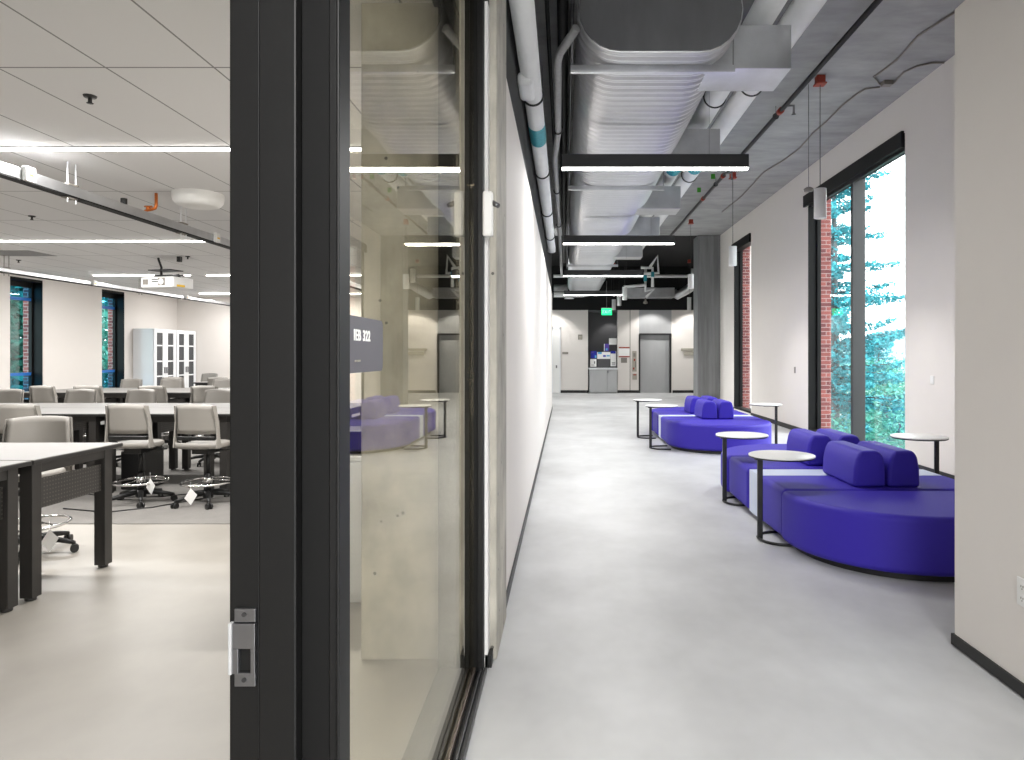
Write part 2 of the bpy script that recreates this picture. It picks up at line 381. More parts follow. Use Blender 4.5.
# elevator
d = struct(empty('door_2', (ex(655), YE, 0)))
loc(MB().box(ex(639), ex(671), YE+.12, YE+.16, 0, ez(334.5)), d).build('elevator_door_panel', 'stain', d)
loc(MB().box(ex(639)-.01, ex(640.2), YE-.02, YE+.15, 0, ez(334.5)).box(ex(669.6), ex(671.3), YE-.02, YE+.15, 0, ez(334.5)).box(ex(639), ex(671.3), YE-.03, YE+.15, ez(335), ez(333.4)), d).build('elevator_frame', 'frame_g', d)
loc(MB().box(ex(639)-.01, ex(671.5), YE+.01, YE+.1, ez(333.6), 3.17), d).build('elevator_header_panel', 'stain', d)
# drywall returns
# ------------------------------------------------------------------ storefront: glass + frames
s = struct(empty('window_5', (-.46, 2.1, 0)))
loc(MB().box(-.421, -.413, 1.16, 3.094, .02, 3.12), s).build('glass_pane', 'glass', s)
loc(MB().box(-.575, -.372, 3.095, 3.16, .0, 3.12), s).build('frame_post', 'frame_m', s, bevel=.003)
loc(MB().box(-.395, -.371, 3.088, 3.096, .03, 3.12), s).build('frame_bead', 'frame', s, bevel=.002)
loc(MB().box(-.575, -.425, 1.12, 3.1, 0, .03), s).build('inner_sill', 'frame_g', s, bevel=.003)
loc(MB().box(-.413, -.405, 1.12, 3.1, 0, .036), s).build('sill_strip', 'sill_l', s, bevel=.002)
loc(MB().box(-.404, -.392, 1.12, 3.1, 0, .014), s).build('sill_channel', 'frame_m', s, bevel=.002)
loc(MB().box(-.391, -.378, 1.12, 3.1, 0, .030), s).build('sill_track', 'frame_g', s, bevel=.003)
loc(MB().box(-.377, -.356, 1.12, 3.12, 0, .024), s).build('sill_edge', 'frame_g', s, bevel=.004)
# door jamb
s = struct(empty('door_3', (-.46, 1.1, 0)))
J = 3.12
loc(MB().box(-.5405, -.492, 1.10, 1.17, 0, J), s).build('door_jamb', 'frame', s, bevel=.002)
loc(MB().box(-.4905, -.430, 1.092, 1.17, 0, J), s).build('door_stop', 'frame', s, bevel=.003)
loc(MB().box(-.429, -.372, 1.115, 1.165, 0, J), s).build('jamb_recess', 'frame_m', s)
loc(MB().box(-.385, -.3725, 1.113, 1.166, 0, J).box(-.3725, -.3665, 1.108, 1.166, 0, J), s).build('jamb_face', 'frame', s, bevel=.002)
sp_ = MB()
z0, z1 = EYE+(CY-685.5)*1.1/F, EYE+(CY-607)*1.1/F
X = lambda x: (x-CX)*1.1/F
Zp = lambda y: EYE+(CY-y)*1.1/F
sp_.box(X(236), X(257), 1.094, 1.1, Zp(621), Zp(607.5)).box(X(236), X(257), 1.094, 1.1, Zp(685), Zp(671.5))
sp_.box(X(231), X(257), 1.092, 1.1, Zp(647), Zp(622)).box(X(231), X(240.5), 1.092, 1.1, Zp(672), Zp(647)).box(X(252.5), X(257), 1.092, 1.1, Zp(672), Zp(647))
pl = loc(sp_, s).build('strike_plate', 'steel', s, bevel=.001)
sc_ = MB()
for yy in (613, 678): sc_.tube([(X(246), 1.0945, Zp(yy)), (X(246), 1.0915, Zp(yy))], .0035, 16)
loc(sc_, s).build('plate_screws', 'frame_g', s)
loc(MB().box(X(231.5), X(234.5), 1.088, 1.1, Zp(672), Zp(621)), s).build('strike_lip', 'stain', s, bevel=.001)

# glass sign
g = empty('room_sign', (-.405, 1.42, 1.47)); tag(g, 'plum grey room number sign reading IEB 322, fixed to the glass wall', 'sign')
Ys0, Ys1, Zs0, Zs1 = 1.27, 1.53, 1.415, 1.526
r_ = .014; poly = []
for cxp, cyp, a0 in ((Ys1-r_, Zs1-r_, 0), (Ys0+r_, Zs1-r_, 90), (Ys0+r_, Zs0+r_, 180), (Ys1-r_, Zs0+r_, 270)):
    for k in range(7):
        a = math.radians(a0+k*15); poly.append((cxp+r_*math.cos(a), cyp+r_*math.sin(a)))
mb = MB(); n = len(poly)
vs = [(-.413, y, z) for y, z in poly]+[(-.408, y, z) for y, z in poly]
mb.add(vs, [(i, (i+1) % n, n+(i+1) % n, n+i) for i in range(n)]+[tuple(range(n)), tuple(range(n, 2*n))])
loc(mb, g).build('sign_plate', 'sign', g)
def text(s_, size, name, m, parent, loc_, rot, sx=1.0, al='LEFT'):
    cu = bpy.data.curves.new(name, 'FONT'); cu.body = s_; cu.size = size; cu.extrude = .0006; cu.space_character = 1.12; cu.offset = .0007 if size < .05 else 0; cu.align_x = al
    o = bpy.data.objects.new(name, cu); COL.objects.link(o); cu.materials.append(M[m])
    dg = bpy.context.evaluated_depsgraph_get(); me = bpy.data.meshes.new_from_object(o.evaluated_get(dg))
    bpy.data.objects.remove(o); o = bpy.data.objects.new(name, me); COL.objects.link(o)
    if not me.materials: me.materials.append(M[m])
    o.location = loc_; o.rotation_euler = rot; o.scale = (sx, 1, 1); o.parent = parent; return o
# text on a plane facing +X: local x -> +Y
text('IEB 322', .030, 'room_number', 'paper', g, (-.4077+.405, 1.318-1.42, 1.479-1.47), (PI/2, 0, PI/2), 1.08)
text('~ ~~', .016, 'braille_line', 'beige', g, (-.4077+.405, 1.325-1.42, 1.434-1.47), (PI/2, 0, PI/2), 1)

# wall device on the concrete column
g = empty('wall_device', (-.345, 3.1, 2.08)); tag(g, 'white plastic wall device with small grey nozzle at the concrete column edge', 'wall device')
loc(MB().box(-.372, -.326, 3.07, 3.118, 1.985, 2.19), g).build('housing', 'white', g, bevel=.012, seg=3)
loc(MB().tube([(-.33, 3.095, 2.14), (-.30, 3.075, 2.122)], [.013, .011], 14), g).build('nozzle', 'steel', g)

# outlet on the near right wall
g = empty('wall_outlet', (1.94, 2.88, .445)); tag(g, 'white duplex electrical outlet on the near cream wall above the black baseboard', 'outlet')
loc(MB().box(1.934, 1.94, 2.845, 2.925, .385, .505), g).build('cover_plate', 'white', g, bevel=.003)
for zz in (.42, .47):
    r0 = loc(MB().tube([(1.934, 2.885, zz), (1.931, 2.885, zz)], .017, 20), g).build('receptacle', 'white', g, bevel=.001)
    loc(MB().box(1.929, 1.9312, 2.877, 2.8795, zz-.002, zz+.007).box(1.929, 1.9312, 2.890, 2.8925, zz-.002, zz+.007).tube([(1.9312, 2.885, zz-.009), (1.929, 2.885, zz-.009)], .0025, 8), g).build('slots', 'grey', r0)
# plates on the window wall
for (x, y, lab) in ((932.5, 380, 'blank white wall plate between the big window and the near wall'), (795, 370, 'small grey wall device on the cream wall between the two tall windows')):
    Y = 4.4*F/(x-CX); h = P(x, y, Y)[1]; s_ = .05 if x > 900 else .06
    o = MB().box(-.008, 0, -.04, .04, -s_, s_).build('wall_plate', 'white' if x > 900 else 'grey', bevel=.003, loc=(4.4, Y, h)); tag(o, lab, 'wall plate')

# ------------------------------------------------------------------ corridor: main duct
duct = empty('air_duct', (.72, 5.15, 3.75)); tag(duct, 'large ribbed galvanised flat-oval air duct hung under the concrete ceiling', 'air duct')
def oval(xl, xr, zb, h, n=12):
    r = h/2; pts = []
    for k in range(n+1):
        a = PI/2+PI*k/n; pts.append((xl+r+r*math.cos(a), zb+r+r*math.sin(a)))
    for k in range(n+1):
        a = -PI/2+PI*k/n; pts.append((xr-r+r*math.cos(a), zb+r+r*math.sin(a)))
    return pts
DXL, DXR, DZ, DH = .11, 1.33, 3.75, .62
def loft(rings, name, m, parent, org, smooth=True, caps=True):
    n = len(rings[0]); vs = [v for r in rings for v in r]; fs = []
    for i in range(len(rings)-1):
        for k in range(n): fs.append((i*n+k, i*n+(k+1) % n, (i+1)*n+(k+1) % n, (i+1)*n+k))
    b = MB().add(vs, fs, 0, smooth)
    if caps: b.f += [tuple(range(n)), tuple(range((len(rings)-1)*n, len(rings)*n))]; b.mi += [0, 0]; b.sm += [False, False]
    return loc(b, parent).build(name, m, parent)
rings = []
y = 5.16
def oring(y, d): return [(p[0], y, p[1]) for p in oval(DXL-d, DXR+d, DZ-d, DH+2*d)]
while y < 25.4:
    fine = .125 if y < 14 else .25
    # ribs come in pairs with a flat band between, like rolled duct sheet
    for dy, dd in ((0, 0), (.003, .019), (.026, .019), (.034, .002), (.058, 0), (.061, .010), (.078, .010), (.084, 0)): rings.append(oring(y+dy, dd))
    y += fine
loft(rings, 'duct_body', 'galv', duct, None)
loft([oring(5.14, .006), oring(5.17, .006)], 'end_cap', 'cap', duct, None, smooth=False)
for i, (by, bd) in enumerate(((5.52, .48), (8.05, .5), (10.8, .5), (13.2, .5), (16.1, .5))):
    o = loc(MB().box(1.15, 1.83, by, by+bd, 3.765, 4.12), duct).build('branch_box', 'galv2', duct, bevel=.006)
for yy in (5.40, 9.26, 13.3, 17.3):
    loc(MB().box(.045, 1.345, yy, yy+.045, 3.69, 3.745).box(.045, 1.345, yy-.004, yy, 3.70, 3.712), duct).build('support_strut', 'galv2', duct)
    for xx in (.06, 1.335): loc(MB().tube([(xx, yy+.02, 3.7), (xx, yy+.02, 4.84)], .006, 6), duct).build('hanger_rod', 'steel', duct)

# pendant light bars
BY = [6.68, 11.22, 15.8, 20.85, -1.2]  # last bar is unseen, added behind the camera to brighten the foreground
names = ['first one in view', 'second one in view', 'third one in view', 'fourth one in view, last before the EXIT sign', 'unseen fill added behind the camera']
bar0 = None
for i, Yb in enumerate(BY):
    if bar0 is None:
        bar0 = b = empty('linear_light', (0, Yb, 3.27))
        MB().box(-.03, 1.80, 0, .09, .018, .147).build('housing', 'ltblk', b, bevel=.003)
        MB().box(-.028, 1.798, .010, .080, .006, .018).build('diffuser', 'led', b)
        for xx in (.05, 1.42): MB().tube([(xx, .045, .147), (xx, .045, 1.57)], .0015, 6).build('suspension_cable', 'steel', b)
    else:
        b = copy_tree(bar0); b.location = (0, Yb, 3.27)
    tag(b, 'black linear pendant light across the corridor, %s' % names[i], 'ceiling light', 'linear pendant lights over the corridor')

# pipes
def pipe(name, pts, r, m, lab, n=16, straps=(), bands=(), cat='pipe', bandm='cyan'):
    e = empty(name, pts[0]); tag(e, lab, cat)
    loc(MB().tube(pts, r, n), e).build('pipe_run', m, e)
    def at(y):
        for a, b in zip(pts, pts[1:]):
            if a[1] <= y <= b[1]:
                t = (y-a[1])/(b[1]-a[1]); return [a[k]+(b[k]-a[k])*t for k in range(3)]
        return pts[-1]
    for y in straps:
        c = at(y); loc(MB().ring(c, r+.006, .010, 28, 6, 'y'), e).build('strap', 'frame_g', e)
        loc(MB().tube([(c[0], c[1], c[2]+r), (c[0], c[1], 4.84)], .005, 6), e).build('hanger_rod', 'steel', e)
    for y, w_ in bands:
        a, b = at(y), at(y+w_); loc(MB().tube([a, b], r+.003, n, cap=False), e).build('colour_band', bandm, e)
    return e
pipe('insulated_pipe', [(-.262, 2.2, 3.60), (-.27, 13.0, 3.60), (-.262, 13.35, 3.56), (-.262, 13.4, 3.48)], .077, 'pipe',
     'white jacketed pipe with a cyan band running along the top of the left wall', 20,
     straps=(5.66, 8.0, 10.2, 12.3), bands=((6.32, .5),))
o = empty('pipe_branch', (-.3, 5.1, 3.6)); tag(o, 'short white elbow stub tucked against the wall beside the banded pipe', 'pipe')
loc(MB().box(-.359, -.24, 5.12, 5.48, 3.48, 3.58), o).build('elbow_cover', 'pipe', o, bevel=.03, seg=3)
pipe('wrapped_pipe', [(.09, 5.24, 3.96), (-.045, 5.48, 3.87), (-.06, 5.6, 3.85), (-.075, 7.4, 3.85), (-.125, 8.3, 3.85), (-.11, 14, 3.85), (-.10, 19.5, 3.85), (-.10, 20.1, 3.8)], .034, 'pipeg',
     'thin grey wrapped pipe that kinks beside the big oval duct', 12, straps=(7.3, 10, 12.6))
pipe('conduit', [(-.02, 3.2, 4.45), (-.02, 22, 4.45)], .05, 'bpipe', 'black pipe high under the deck between wall and duct', 12)
pipe('conduit', [(.06, 3.2, 4.25), (.06, 22, 4.25)], .016, 'steel', 'thin grey conduit high up beside the oval duct', 8)
pipe('conduit', [(-.16, 3.2, 4.55), (-.16, 22, 4.55)], .02, 'bpipe', 'thin black conduit above the wrapped pipe', 8)
pipe('insulated_pipe', [(1.70, 3, 4.38), (1.70, 19, 4.38)], .118, 'pipe', 'large white insulated pipe next to the oval duct, behind its branch boxes', 22, straps=(7.75, 10.2, 12.9), bands=((10.32, .42),))
pipe('insulated_pipe', [(2.02, 3, 4.38), (2.02, 19.4, 4.38)], .118, 'pipe', 'large white insulated pipe running against the bare concrete, beside its twin', 22, straps=(7.4, 11.1, 13.6), bands=((10.15, .5), (12.4, .3)))
pipe('small_pipe', [(1.42, 3, 4.62), (1.42, 19, 4.62)], .05, 'pipe', 'narrow white pipe tight above the edge of the oval duct', 12, straps=(5.2, 7))
pipe('small_pipe', [(1.54, 3, 4.62), (1.54, 19, 4.62)], .04, 'pipeg', 'narrow grey pipe between the oval duct and the large white pipes', 12)
spk = pipe('sprinkler_pipe', [(2.87, 3.2, 4.70), (2.87, 19.3, 4.70)], .028, 'bpipe', 'black sprinkler pipe with red couplings under the bare concrete ceiling', 12, straps=(5.6, 9.3, 13))
for yy in (9.1, 11.6, 12.4, 14.2): loc(MB().tube([(2.87, yy-.05, 4.70), (2.87, yy+.05, 4.70)], .042, 12), spk).build('red_coupling', 'red', spk)
for yy in (8.9, 12.2): loc(MB().tube([(2.87, yy, 4.70), (2.98, yy, 4.70), (2.98, yy, 4.60)], .016, 8).lathe((2.98, yy, 4.575), [(0, 0), (.03, .004), (.03, .01), (.008, .025)], 12), spk).build('sprinkler_head', 'steel', spk)
# thin conduits on the concrete
def cable(pts, r, lab):
    q = [(*C(x, y, 4.825), 4.825) for x, y in pts]; e = empty('ceiling_conduit', q[0])
    loc(MB().tube(q, r, 6), e).build('conduit_run', 'grey', e); return tag(e, lab, 'conduit')
cable([(958, 10), (918, 36), (897, 60), (874, 77), (879, 84), (893, 83)], .011, 'thin conduit kinked across the concrete to a junction box')
cable([(893, 84), (904, 72), (918, 66), (932, 63), (944, 63)], .011, 'thin conduit curving from the ceiling junction box to the window wall')
cable([(880, 87), (865, 89), (857, 94), (843, 105), (826, 122), (813, 133), (800, 148), (784, 160), (764, 172), (742, 196), (722, 212)], .011, 'long thin conduit running down the concrete ceiling away from the junction box')
c = C(887, 84.5, 4.8); tag(MB().box(-.06, .06, -.05, .05, -.025, .03).build('junction_box', 'grey', bevel=.008, loc=(c[0], c[1], 4.81)), 'small grey junction box on the bare concrete ceiling', 'junction box')
pipe('conduit', [(2.99, 3.2, 4.80), (2.99, 19, 4.80)], .010, 'bpipe', 'thin dark cable strung beside the black sprinkler pipe', 6)

# pendants
def pend(Xp, Yp, ztop, zbot, r, lab, first=None, canopy=True):
    e = empty('pendant_lamp', (Xp, Yp, 4.84))
    MB().tube([(0, 0, zbot-4.84), (0, 0, ztop-4.84)], r, 28).build('lamp_cylinder', 'cyl', e, bevel=.004)
    MB().tube([(0, 0, zbot-4.84-.002), (0, 0, zbot-4.84+.001)], r*.8, 24).build('lens', 'led' if 0 else 'white', e)
    MB().tube([(0, 0, ztop-4.84), (0, 0, -.05)], .0045, 6).build('cord', 'frame_g', e)
    MB().box(-.05, .05, -.05, .05, -.09, 0).box(-.065, .065, -.065, .065, -.11, -.09).build('canopy_box', ['red'], e, bevel=.006)
    return tag(e, lab, 'pendant light', 'cylinder pendant lamps')
pend(3.10, 8.3, 3.47, 3.11, .073, 'white cylinder pendant hanging in front of the big tall window')
pend(3.12, 12.7, 3.47, 3.11, .073, 'white cylinder pendant hanging beside the narrow tall window')
pend(3.15, 17.1, 3.47, 3.11, .073, 'white cylinder pendant hanging just short of the grey concrete column')
pend(1.80, 20.6, 3.50, 3.11, .073, 'white cylinder pendant beside the elevator, closest of three over the corridor end')
pend(1.82, 23.0, 3.50, 3.11, .073, 'white cylinder pendant in the middle of the three over the corridor end')
pend(1.80, 25.2, 3.50, 3.11, .073, 'white cylinder pendant nearest the EXIT sign, last of three')
pend(4.42, 24.3, 3.50, 3.05, .073, 'white cylinder pendant past the grey concrete column')
# small spot bracket near pendant 1
e = empty('track_spot', (3.05, 8.55, 4.84)); tag(e, 'small grey fitting on a thin wire behind the window pendant', 'light fitting')
MB().tube([(0, 0, -1.29), (0, 0, 0)], .003, 6).build('wire', 'frame_g', e)
MB().lathe((0, 0, -1.34), [(0, 0), (.055, .0), (.06, .03), (.03, .05), (0, .05)], 20).build('disc', 'grey', e)

# far plenum pipework
pipe('cross_pipe', [(-.4, 23.9, 4.21), (4.35, 23.9, 4.21)], .055, 'pipe', 'long horizontal white pipe crossing the dark end of the corridor', 12)
e = empty('pipe_end_box', (4.45, 23.7, 4.2)); tag(e, 'tall white housing at the end of the crossing pipe beside the column', 'pipe housing')
MB().tube([(0, 0, -.24), (0, 0, .24)], .09, 20).build('housing', 'pipe', e)
pipe('cross_pipe', [(-.4, 24.5, 3.61), (.6, 24.5, 3.61), (.9, 24.5, 3.66), (1.45, 24.5, 3.66)], .09, 'pipe', 'thick white pipe low on the dark end wall above the white door', 14)
pipe('cross_pipe', [(-.4, 24.6, 3.86), (.1, 24.6, 3.86)], .12, 'pipeg', 'short grey wrapped pipe just above the thick white one', 14)
e = empty('air_duct', (3.3, 24.8, 3.7)); tag(e, 'plain rectangular grey duct crossing below the white pipes at the corridor end', 'air duct')
loc(MB().box(2.15, 3.95, 24.6, 25.3, 3.53, 3.88), e).build('duct_body', 'galv2', e, bevel=.01)
loc(MB().tube([(3.95, 24.8, 3.7), (4.1, 24.8, 3.62), (4.4, 24.6, 3.8), (4.7, 24.4, 4.0)], .16, 20), e).build('elbow', 'galv2', e)
def zig(pts, r, lab, Y=22.6):
    q = [(P(x, y, Y)[0], Y, P(x, y, Y)[1]) for x, y in pts]
    e = empty('bent_pipe', q[0]); tag(e, lab, 'pipe'); loc(MB().tube(q, r, 10), e).build('pipe_run', 'pipe', e); return e
zig([(650, 267), (657.5, 256), (658.5, 273), (644, 273.5)], .05, 'white pipe bent into a triangle over the elevator')
z_ = zig([(641, 267.5), (652.5, 268), (652.5, 287)], .05, 'white pipe dropping beside the triangular one, banded cyan')
loc(MB().box(P(651, 0, 22.5)[0], P(654, 0, 22.5)[0], 22.42, 22.5, P(0, 277, 22.5)[1], P(0, 272, 22.5)[1]), z_).build('colour_band', 'cyan', z_)
z_ = zig([(645.5, 269), (645.5, 291), (654, 289.5), (646, 297)], .05, 'white pipe zigzagging down to a small round head', 22.9)
loc(MB().lathe((z_.location[0], 22.9, P(0, 304, 22.9)[1]), [(0, 0), (.07, .02), (.08, .06), (.03, .1), (.02, .2)], 16), z_).build('round_head', 'grey', z_)
loc(MB().box(P(644, 0, 22.7)[0], P(647, 0, 22.7)[0], 22.72, 22.8, P(0, 281, 22.7)[1], P(0, 275, 22.7)[1]), z_).build('colour_band', 'cyan', z_)
zig([(624, 287), (646, 285)], .05, 'short white pipe leading to the zigzag pipe', 22.8)
# exit sign
e = empty('exit_sign', (1.22, 20.0, 2.72)); tag(e, 'lit green EXIT sign hanging from a rod before the far end wall', 'exit sign')
MB().box(-.15, .15, -.02, .02, -.10, .09).build('sign_panel', 'exitg', e, bevel=.006)
MB().box(-.16, .16, -.025, .025, .09, .115).build('top_bar', 'steel', e)
MB().tube([(0, 0, .11), (0, 0, .9)], .006, 6).build('rod', 'steel', e)
text('EXIT', .13, 'lettering', 'white', e, (0, -.022, -.05), (PI/2, 0, 0), .9, 'CENTER')
# sprinkler alarm, small items over the corridor
o = MB().lathe((0, 0, 0), [(0, 0), (.16, .005), (.17, .03), (.12, .045), (0, .045)], 24).build('access_point', 'white', loc=(.15, 24, 3.42)); tag(o, 'round white ceiling disc above the far white door', 'access point')
o = MB().box(-.05, .05, -.02, .02, -.05, .05).build('pipe_tag', 'cyan', loc=(1.27, 22.4, 3.95)); tag(o, 'small cyan tag hanging on the duct over the EXIT sign', 'tag')
o = MB().box(-.06, .06, -.06, .06, -.05, .05).build('alarm_box', 'red', loc=(1.75, 22.0, 4.02), bevel=.01); tag(o, 'small red box on the crossing pipe at the corridor end', 'alarm box')
o = MB().box(-.06, .06, -.06, .06, -.04, .04).build('junction_box', 'red', loc=(1.42, 9.4, 4.28), bevel=.01); tag(o, 'red junction box between oval duct and white pipes', 'junction box')
for (x, y, Hh, lab) in ((713, 176.5, 4.75, 'green valve tag on the concrete near the window-side pendant canopy'), (699, 190, 4.75, 'green valve tag below the cyan-banded white pipe')):
    c = C(x, y, Hh); o = MB().box(-.035, .035, -.015, .015, -.045, .045).build('valve_tag', 'green', loc=(c[0], c[1], Hh)); tag(o, lab, 'tag')

# ------------------------------------------------------------------ end wall things
e = empty('kiosk_cabinet', (ex(603), YE, 0)); tag(e, 'grey two-door counter cabinet standing in the dark recess at the corridor end', 'cabinet')
yc = 25.85
a, b_, c_ = .93, 1.60, 1.98
loc(MB().box(a, c_, yc+.03, YE+.5, .04, .9).box(a+.03, c_-.03, yc+.08, YE+.4, 0, .04), e).build('cabinet_body', 'stain', e)
for x0, x1 in ((a+.01, b_-.006), (b_+.006, c_-.01)):
    dr = loc(MB().box(x0, x1, yc, yc+.03, .05, .89), e).build('cabinet_door', 'stain', e, bevel=.004)
loc(MB().box(b_+.015, b_+.035, yc-.02, yc, .76, .86), e).build('handle', 'frame_g', dr)
loc(MB().box(a-.03, c_+.02, yc-.03, YE+.55, .9, .955), e).build('worktop', 'wmetal', e, bevel=.004)
def bp(name, x0, y0, x1, y1, m, lab, cat, Y=26.3, marks=None):
    k = Y/F; X0, X1 = (x0-CX)*k, (x1-CX)*k; Z1, Z0 = EYE+(CY-y0)*k, EYE+(CY-y1)*k
    e = empty(name, ((X0+X1)/2, Y, Z0)); tag(e, lab, cat)
    loc(MB().box(X0, X1, Y, Y+.02, Z0, Z1), e).build('board', m, e)
    for i, (u0, v0, u1, v1, mm) in enumerate(marks or []):
        loc(MB().box(X0+(X1-X0)*u0, X0+(X1-X0)*u1, Y-.004, Y, Z1-(Z1-Z0)*v1, Z1-(Z1-Z0)*v0), e).build('print', mm, e)
    return e
bp('poster', 590.7, 351, 596.6, 358.2, 'blue', 'deep blue poster standing on the counter in the recess', 'poster', marks=[(.7, .6, 1, .95, 'lblue'), (.1, .1, .5, .25, 'violet')])
bp('notice_sheet', 590.2, 359, 596.4, 366.7, 'paper', 'white sheet with grey print under the deep blue poster', 'notice', marks=[(.6, .3, .8, .6, 'pgrey'), (.15, .75, .7, .82, 'pgrey')])
bp('banner_board', 597.2, 352, 610.4, 358.9, 'paper', 'wide white board with blue marks above the dark screen', 'board', marks=[(.05, 0, .35, .3, 'lblue'), (.45, .45, .65, .7, 'blue'), (.7, .45, .95, .65, 'lblue')])
bp('poster', 604, 343.8, 609, 351.2, 'violet', 'small violet poster fixed above the wide white board', 'poster', marks=[(.0, 0, .12, 1, 'paper'), (.35, .6, .7, .9, 'lblue')])
bp('notice_sheet', 609, 338.3, 617, 344.6, 'paper', 'blank white sheet high in the recess, above the violet poster', 'notice')
bp('notice_sheet', 610.6, 351, 616.2, 366.2, 'paper', 'tall white leaflet with a blue top in the recess', 'notice', marks=[(0, 0, .9, .17, 'blue'), (.2, .75, .85, .82, 'pgrey'), (.2, .88, .85, .93, 'pgrey')])
bp('counter_screen', 597.8, 359.3, 610, 367.2, 'screen', 'dark flat screen standing on the counter in the recess', 'screen')
bp('wall_notice', 618.8, 347, 629.6, 357.3, 'paper', 'white wall panel edged by two red stripes beside the recess', 'wall notice', YE-.03, [(0, 0, 1, .13, 'red'), (0, .88, 1, 1, 'red')])
bp('call_plate', 621, 357.9, 627, 362.8, 'grey', 'grey metal plate just below the red-striped panel', 'wall plate', YE-.03)
bp('elevator_call_station', 632.3, 351, 636.6, 371.6, 'beige', 'tall elevator call panel beside the elevator door', 'call panel', YE-.03, [(.25, .1, .75, .28, 'grey'), (.35, .38, .7, .48, 'red'), (.15, .8, .5, .9, 'red'), (.6, .5, .85, .8, 'grey')])
bp('elevator_call_station', 632.4, 373.9, 636.9, 379.7, 'beige', 'small square plate with a red bar under the tall call panel', 'call panel', YE-.03, [(.2, .05, .85, .25, 'red')])
bp('thermostat', 578, 334.6, 582.2, 339.6, 'beige', 'small box on the end wall above the dark name plate', 'thermostat', YE-.03, [(0, 0, 1, .2, 'grey'), (0, .2, .2, 1, 'grey')])
bp('name_plate', 562.3, 352, 568.2, 354.1, 'grey', 'small dark name plate on the end wall next to the white door', 'name plate', YE-.03)
e = empty('wall_rail_sign', (4.7, YE-.04, 1.55)); tag(e, 'two stacked beige bars on the wall beyond the elevator', 'wall sign')
for x0, z0, z1 in ((ex(681), ez(350.8), ez(348.3)), (ex(684), ez(355.4), ez(351.5))): loc(MB().box(x0, 5.4, YE-.06, YE, z0, z1), e).build('bar', 'beige', e, bevel=.004)

# ------------------------------------------------------------------ sofas
def arc(cx, cy, rx, ry, a0, a1, n=28):
    return [(cx+rx*math.cos(math.radians(a0+(a1-a0)*k/n)), cy+ry*math.sin(math.radians(a0+(a1-a0)*k/n))) for k in range(n+1)]
def make_sofa():
    e = empty('modular_sofa', (2.45, 5.1, 0))
    g_ = .006; H0, H1 = .045, .425
    x0, x1 = 1.65, 3.25
    pl = arc(2.45, 5.1, .72, .74, 180, 360)+arc(2.45, 7.12, .72, .74, 0, 180)
    loc(MB().prism(pl, .0, .06), e).build('plinth', 'blackm', e)
    near = arc(2.45, 5.12, .81, .83, 180, 360)+[(x1+.01, 5.2), (x0-.01, 5.2)]
    def seat(poly, name='seat_cushion'):
        b = loc(MB().prism(poly, H0, H1), e)
        o = b.build(name, 'purple', e, bevel=.045, seg=5, smooth=True, ang=35)
        md = o.modifiers.new('wn', 'WEIGHTED_NORMAL'); md.keep_sharp = False
        return o
    seat(near)
    seat([(x0+.01, 5.2+g_), (x1-.01, 5.2+g_), (x1, 5.85), (x0, 5.85)])
    loc(MB().box(x0+.015, x1-.015, 5.86, 6.17, H0, .418), e).build('table_insert', 'insert', e, bevel=.004)
    seat([(x0, 6.18), (x1, 6.18), (x1-.01, 6.94), (x0+.01, 6.94)])
    seat([(x0-.01, 6.95), (x1+.01, 6.95)]+arc(2.45, 7.1, .81, .83, 0, 180))
    # bolster backrests
    prof = [(-.128, 0), (.128, 0), (.123, .14), (.108, .235), (.075, .283), (-.07, .283), (-.102, .235), (-.121, .14)]
    for cx in (2.36, 2.625):
        for ya, yb in ((5.28, 5.94), (6.30, 6.92)):
            vs = [(cx+p[0], y, H1+p[1]) for y in (ya, yb) for p in prof]; n = len(prof)
            fs = [(i, (i+1) % n, n+(i+1) % n, n+i) for i in range(n)]+[tuple(range(n)), tuple(range(n, 2*n))]
            o = loc(MB().add(vs, fs), e).build('backrest', 'purple', e, bevel=.035, seg=4, smooth=True, ang=20)
            o.modifiers.new('wn', 'WEIGHTED_NORMAL')
    return e
sofa = make_sofa()
tag(sofa, 'violet modular sofa island with rounded ends and bolsters, closer one, by the big window', 'sofa', 'violet sofa islands')
s2 = copy_tree(sofa); s2.location = (2.40, 10.72, 0)
tag(s2, 'violet modular sofa island farther down the corridor, beside the narrow window', 'sofa', 'violet sofa islands')
def make_side():
    e = empty('side_table', (0, 0, 0))
    b = MB().lathe((0, 0, .648), [(0, 0), (.245, 0), (.252, .006), (.252, .012)], 48); b.mi = [0]*len(b.f)
    b.build('tabletop', ['blackm'], e)
    MB().lathe((0, 0, .648), [(.252, .012), (.252, .020), (.248, .0225), (0, .0225)], 48).build('tabletop_laminate', 'tabtop', e)
    MB().box(-.21, .03, -.02, .02, .628, .648).build('top_bracket', 'blackm', e)
    MB().box(-.19, -.15, -.014, .014, .01, .640).build('post', 'blackm', e, bevel=.004)
    pts = [(.16*math.cos(math.radians(a))+.0, .19*math.sin(math.radians(a)), .012) for a in range(110, 252, 10)]
    MB().tube([(.12, .2, .012), (0, .19, .012)]+[(-.01-.17*math.sin(math.radians(t)), .19*math.cos(math.radians(t)), .012) for t in range(10, 171, 16)]+[(0, -.19, .012), (.12, -.2, .012)], .011, 8).build('base_ring', 'blackm', e)
    return e
st = make_side()
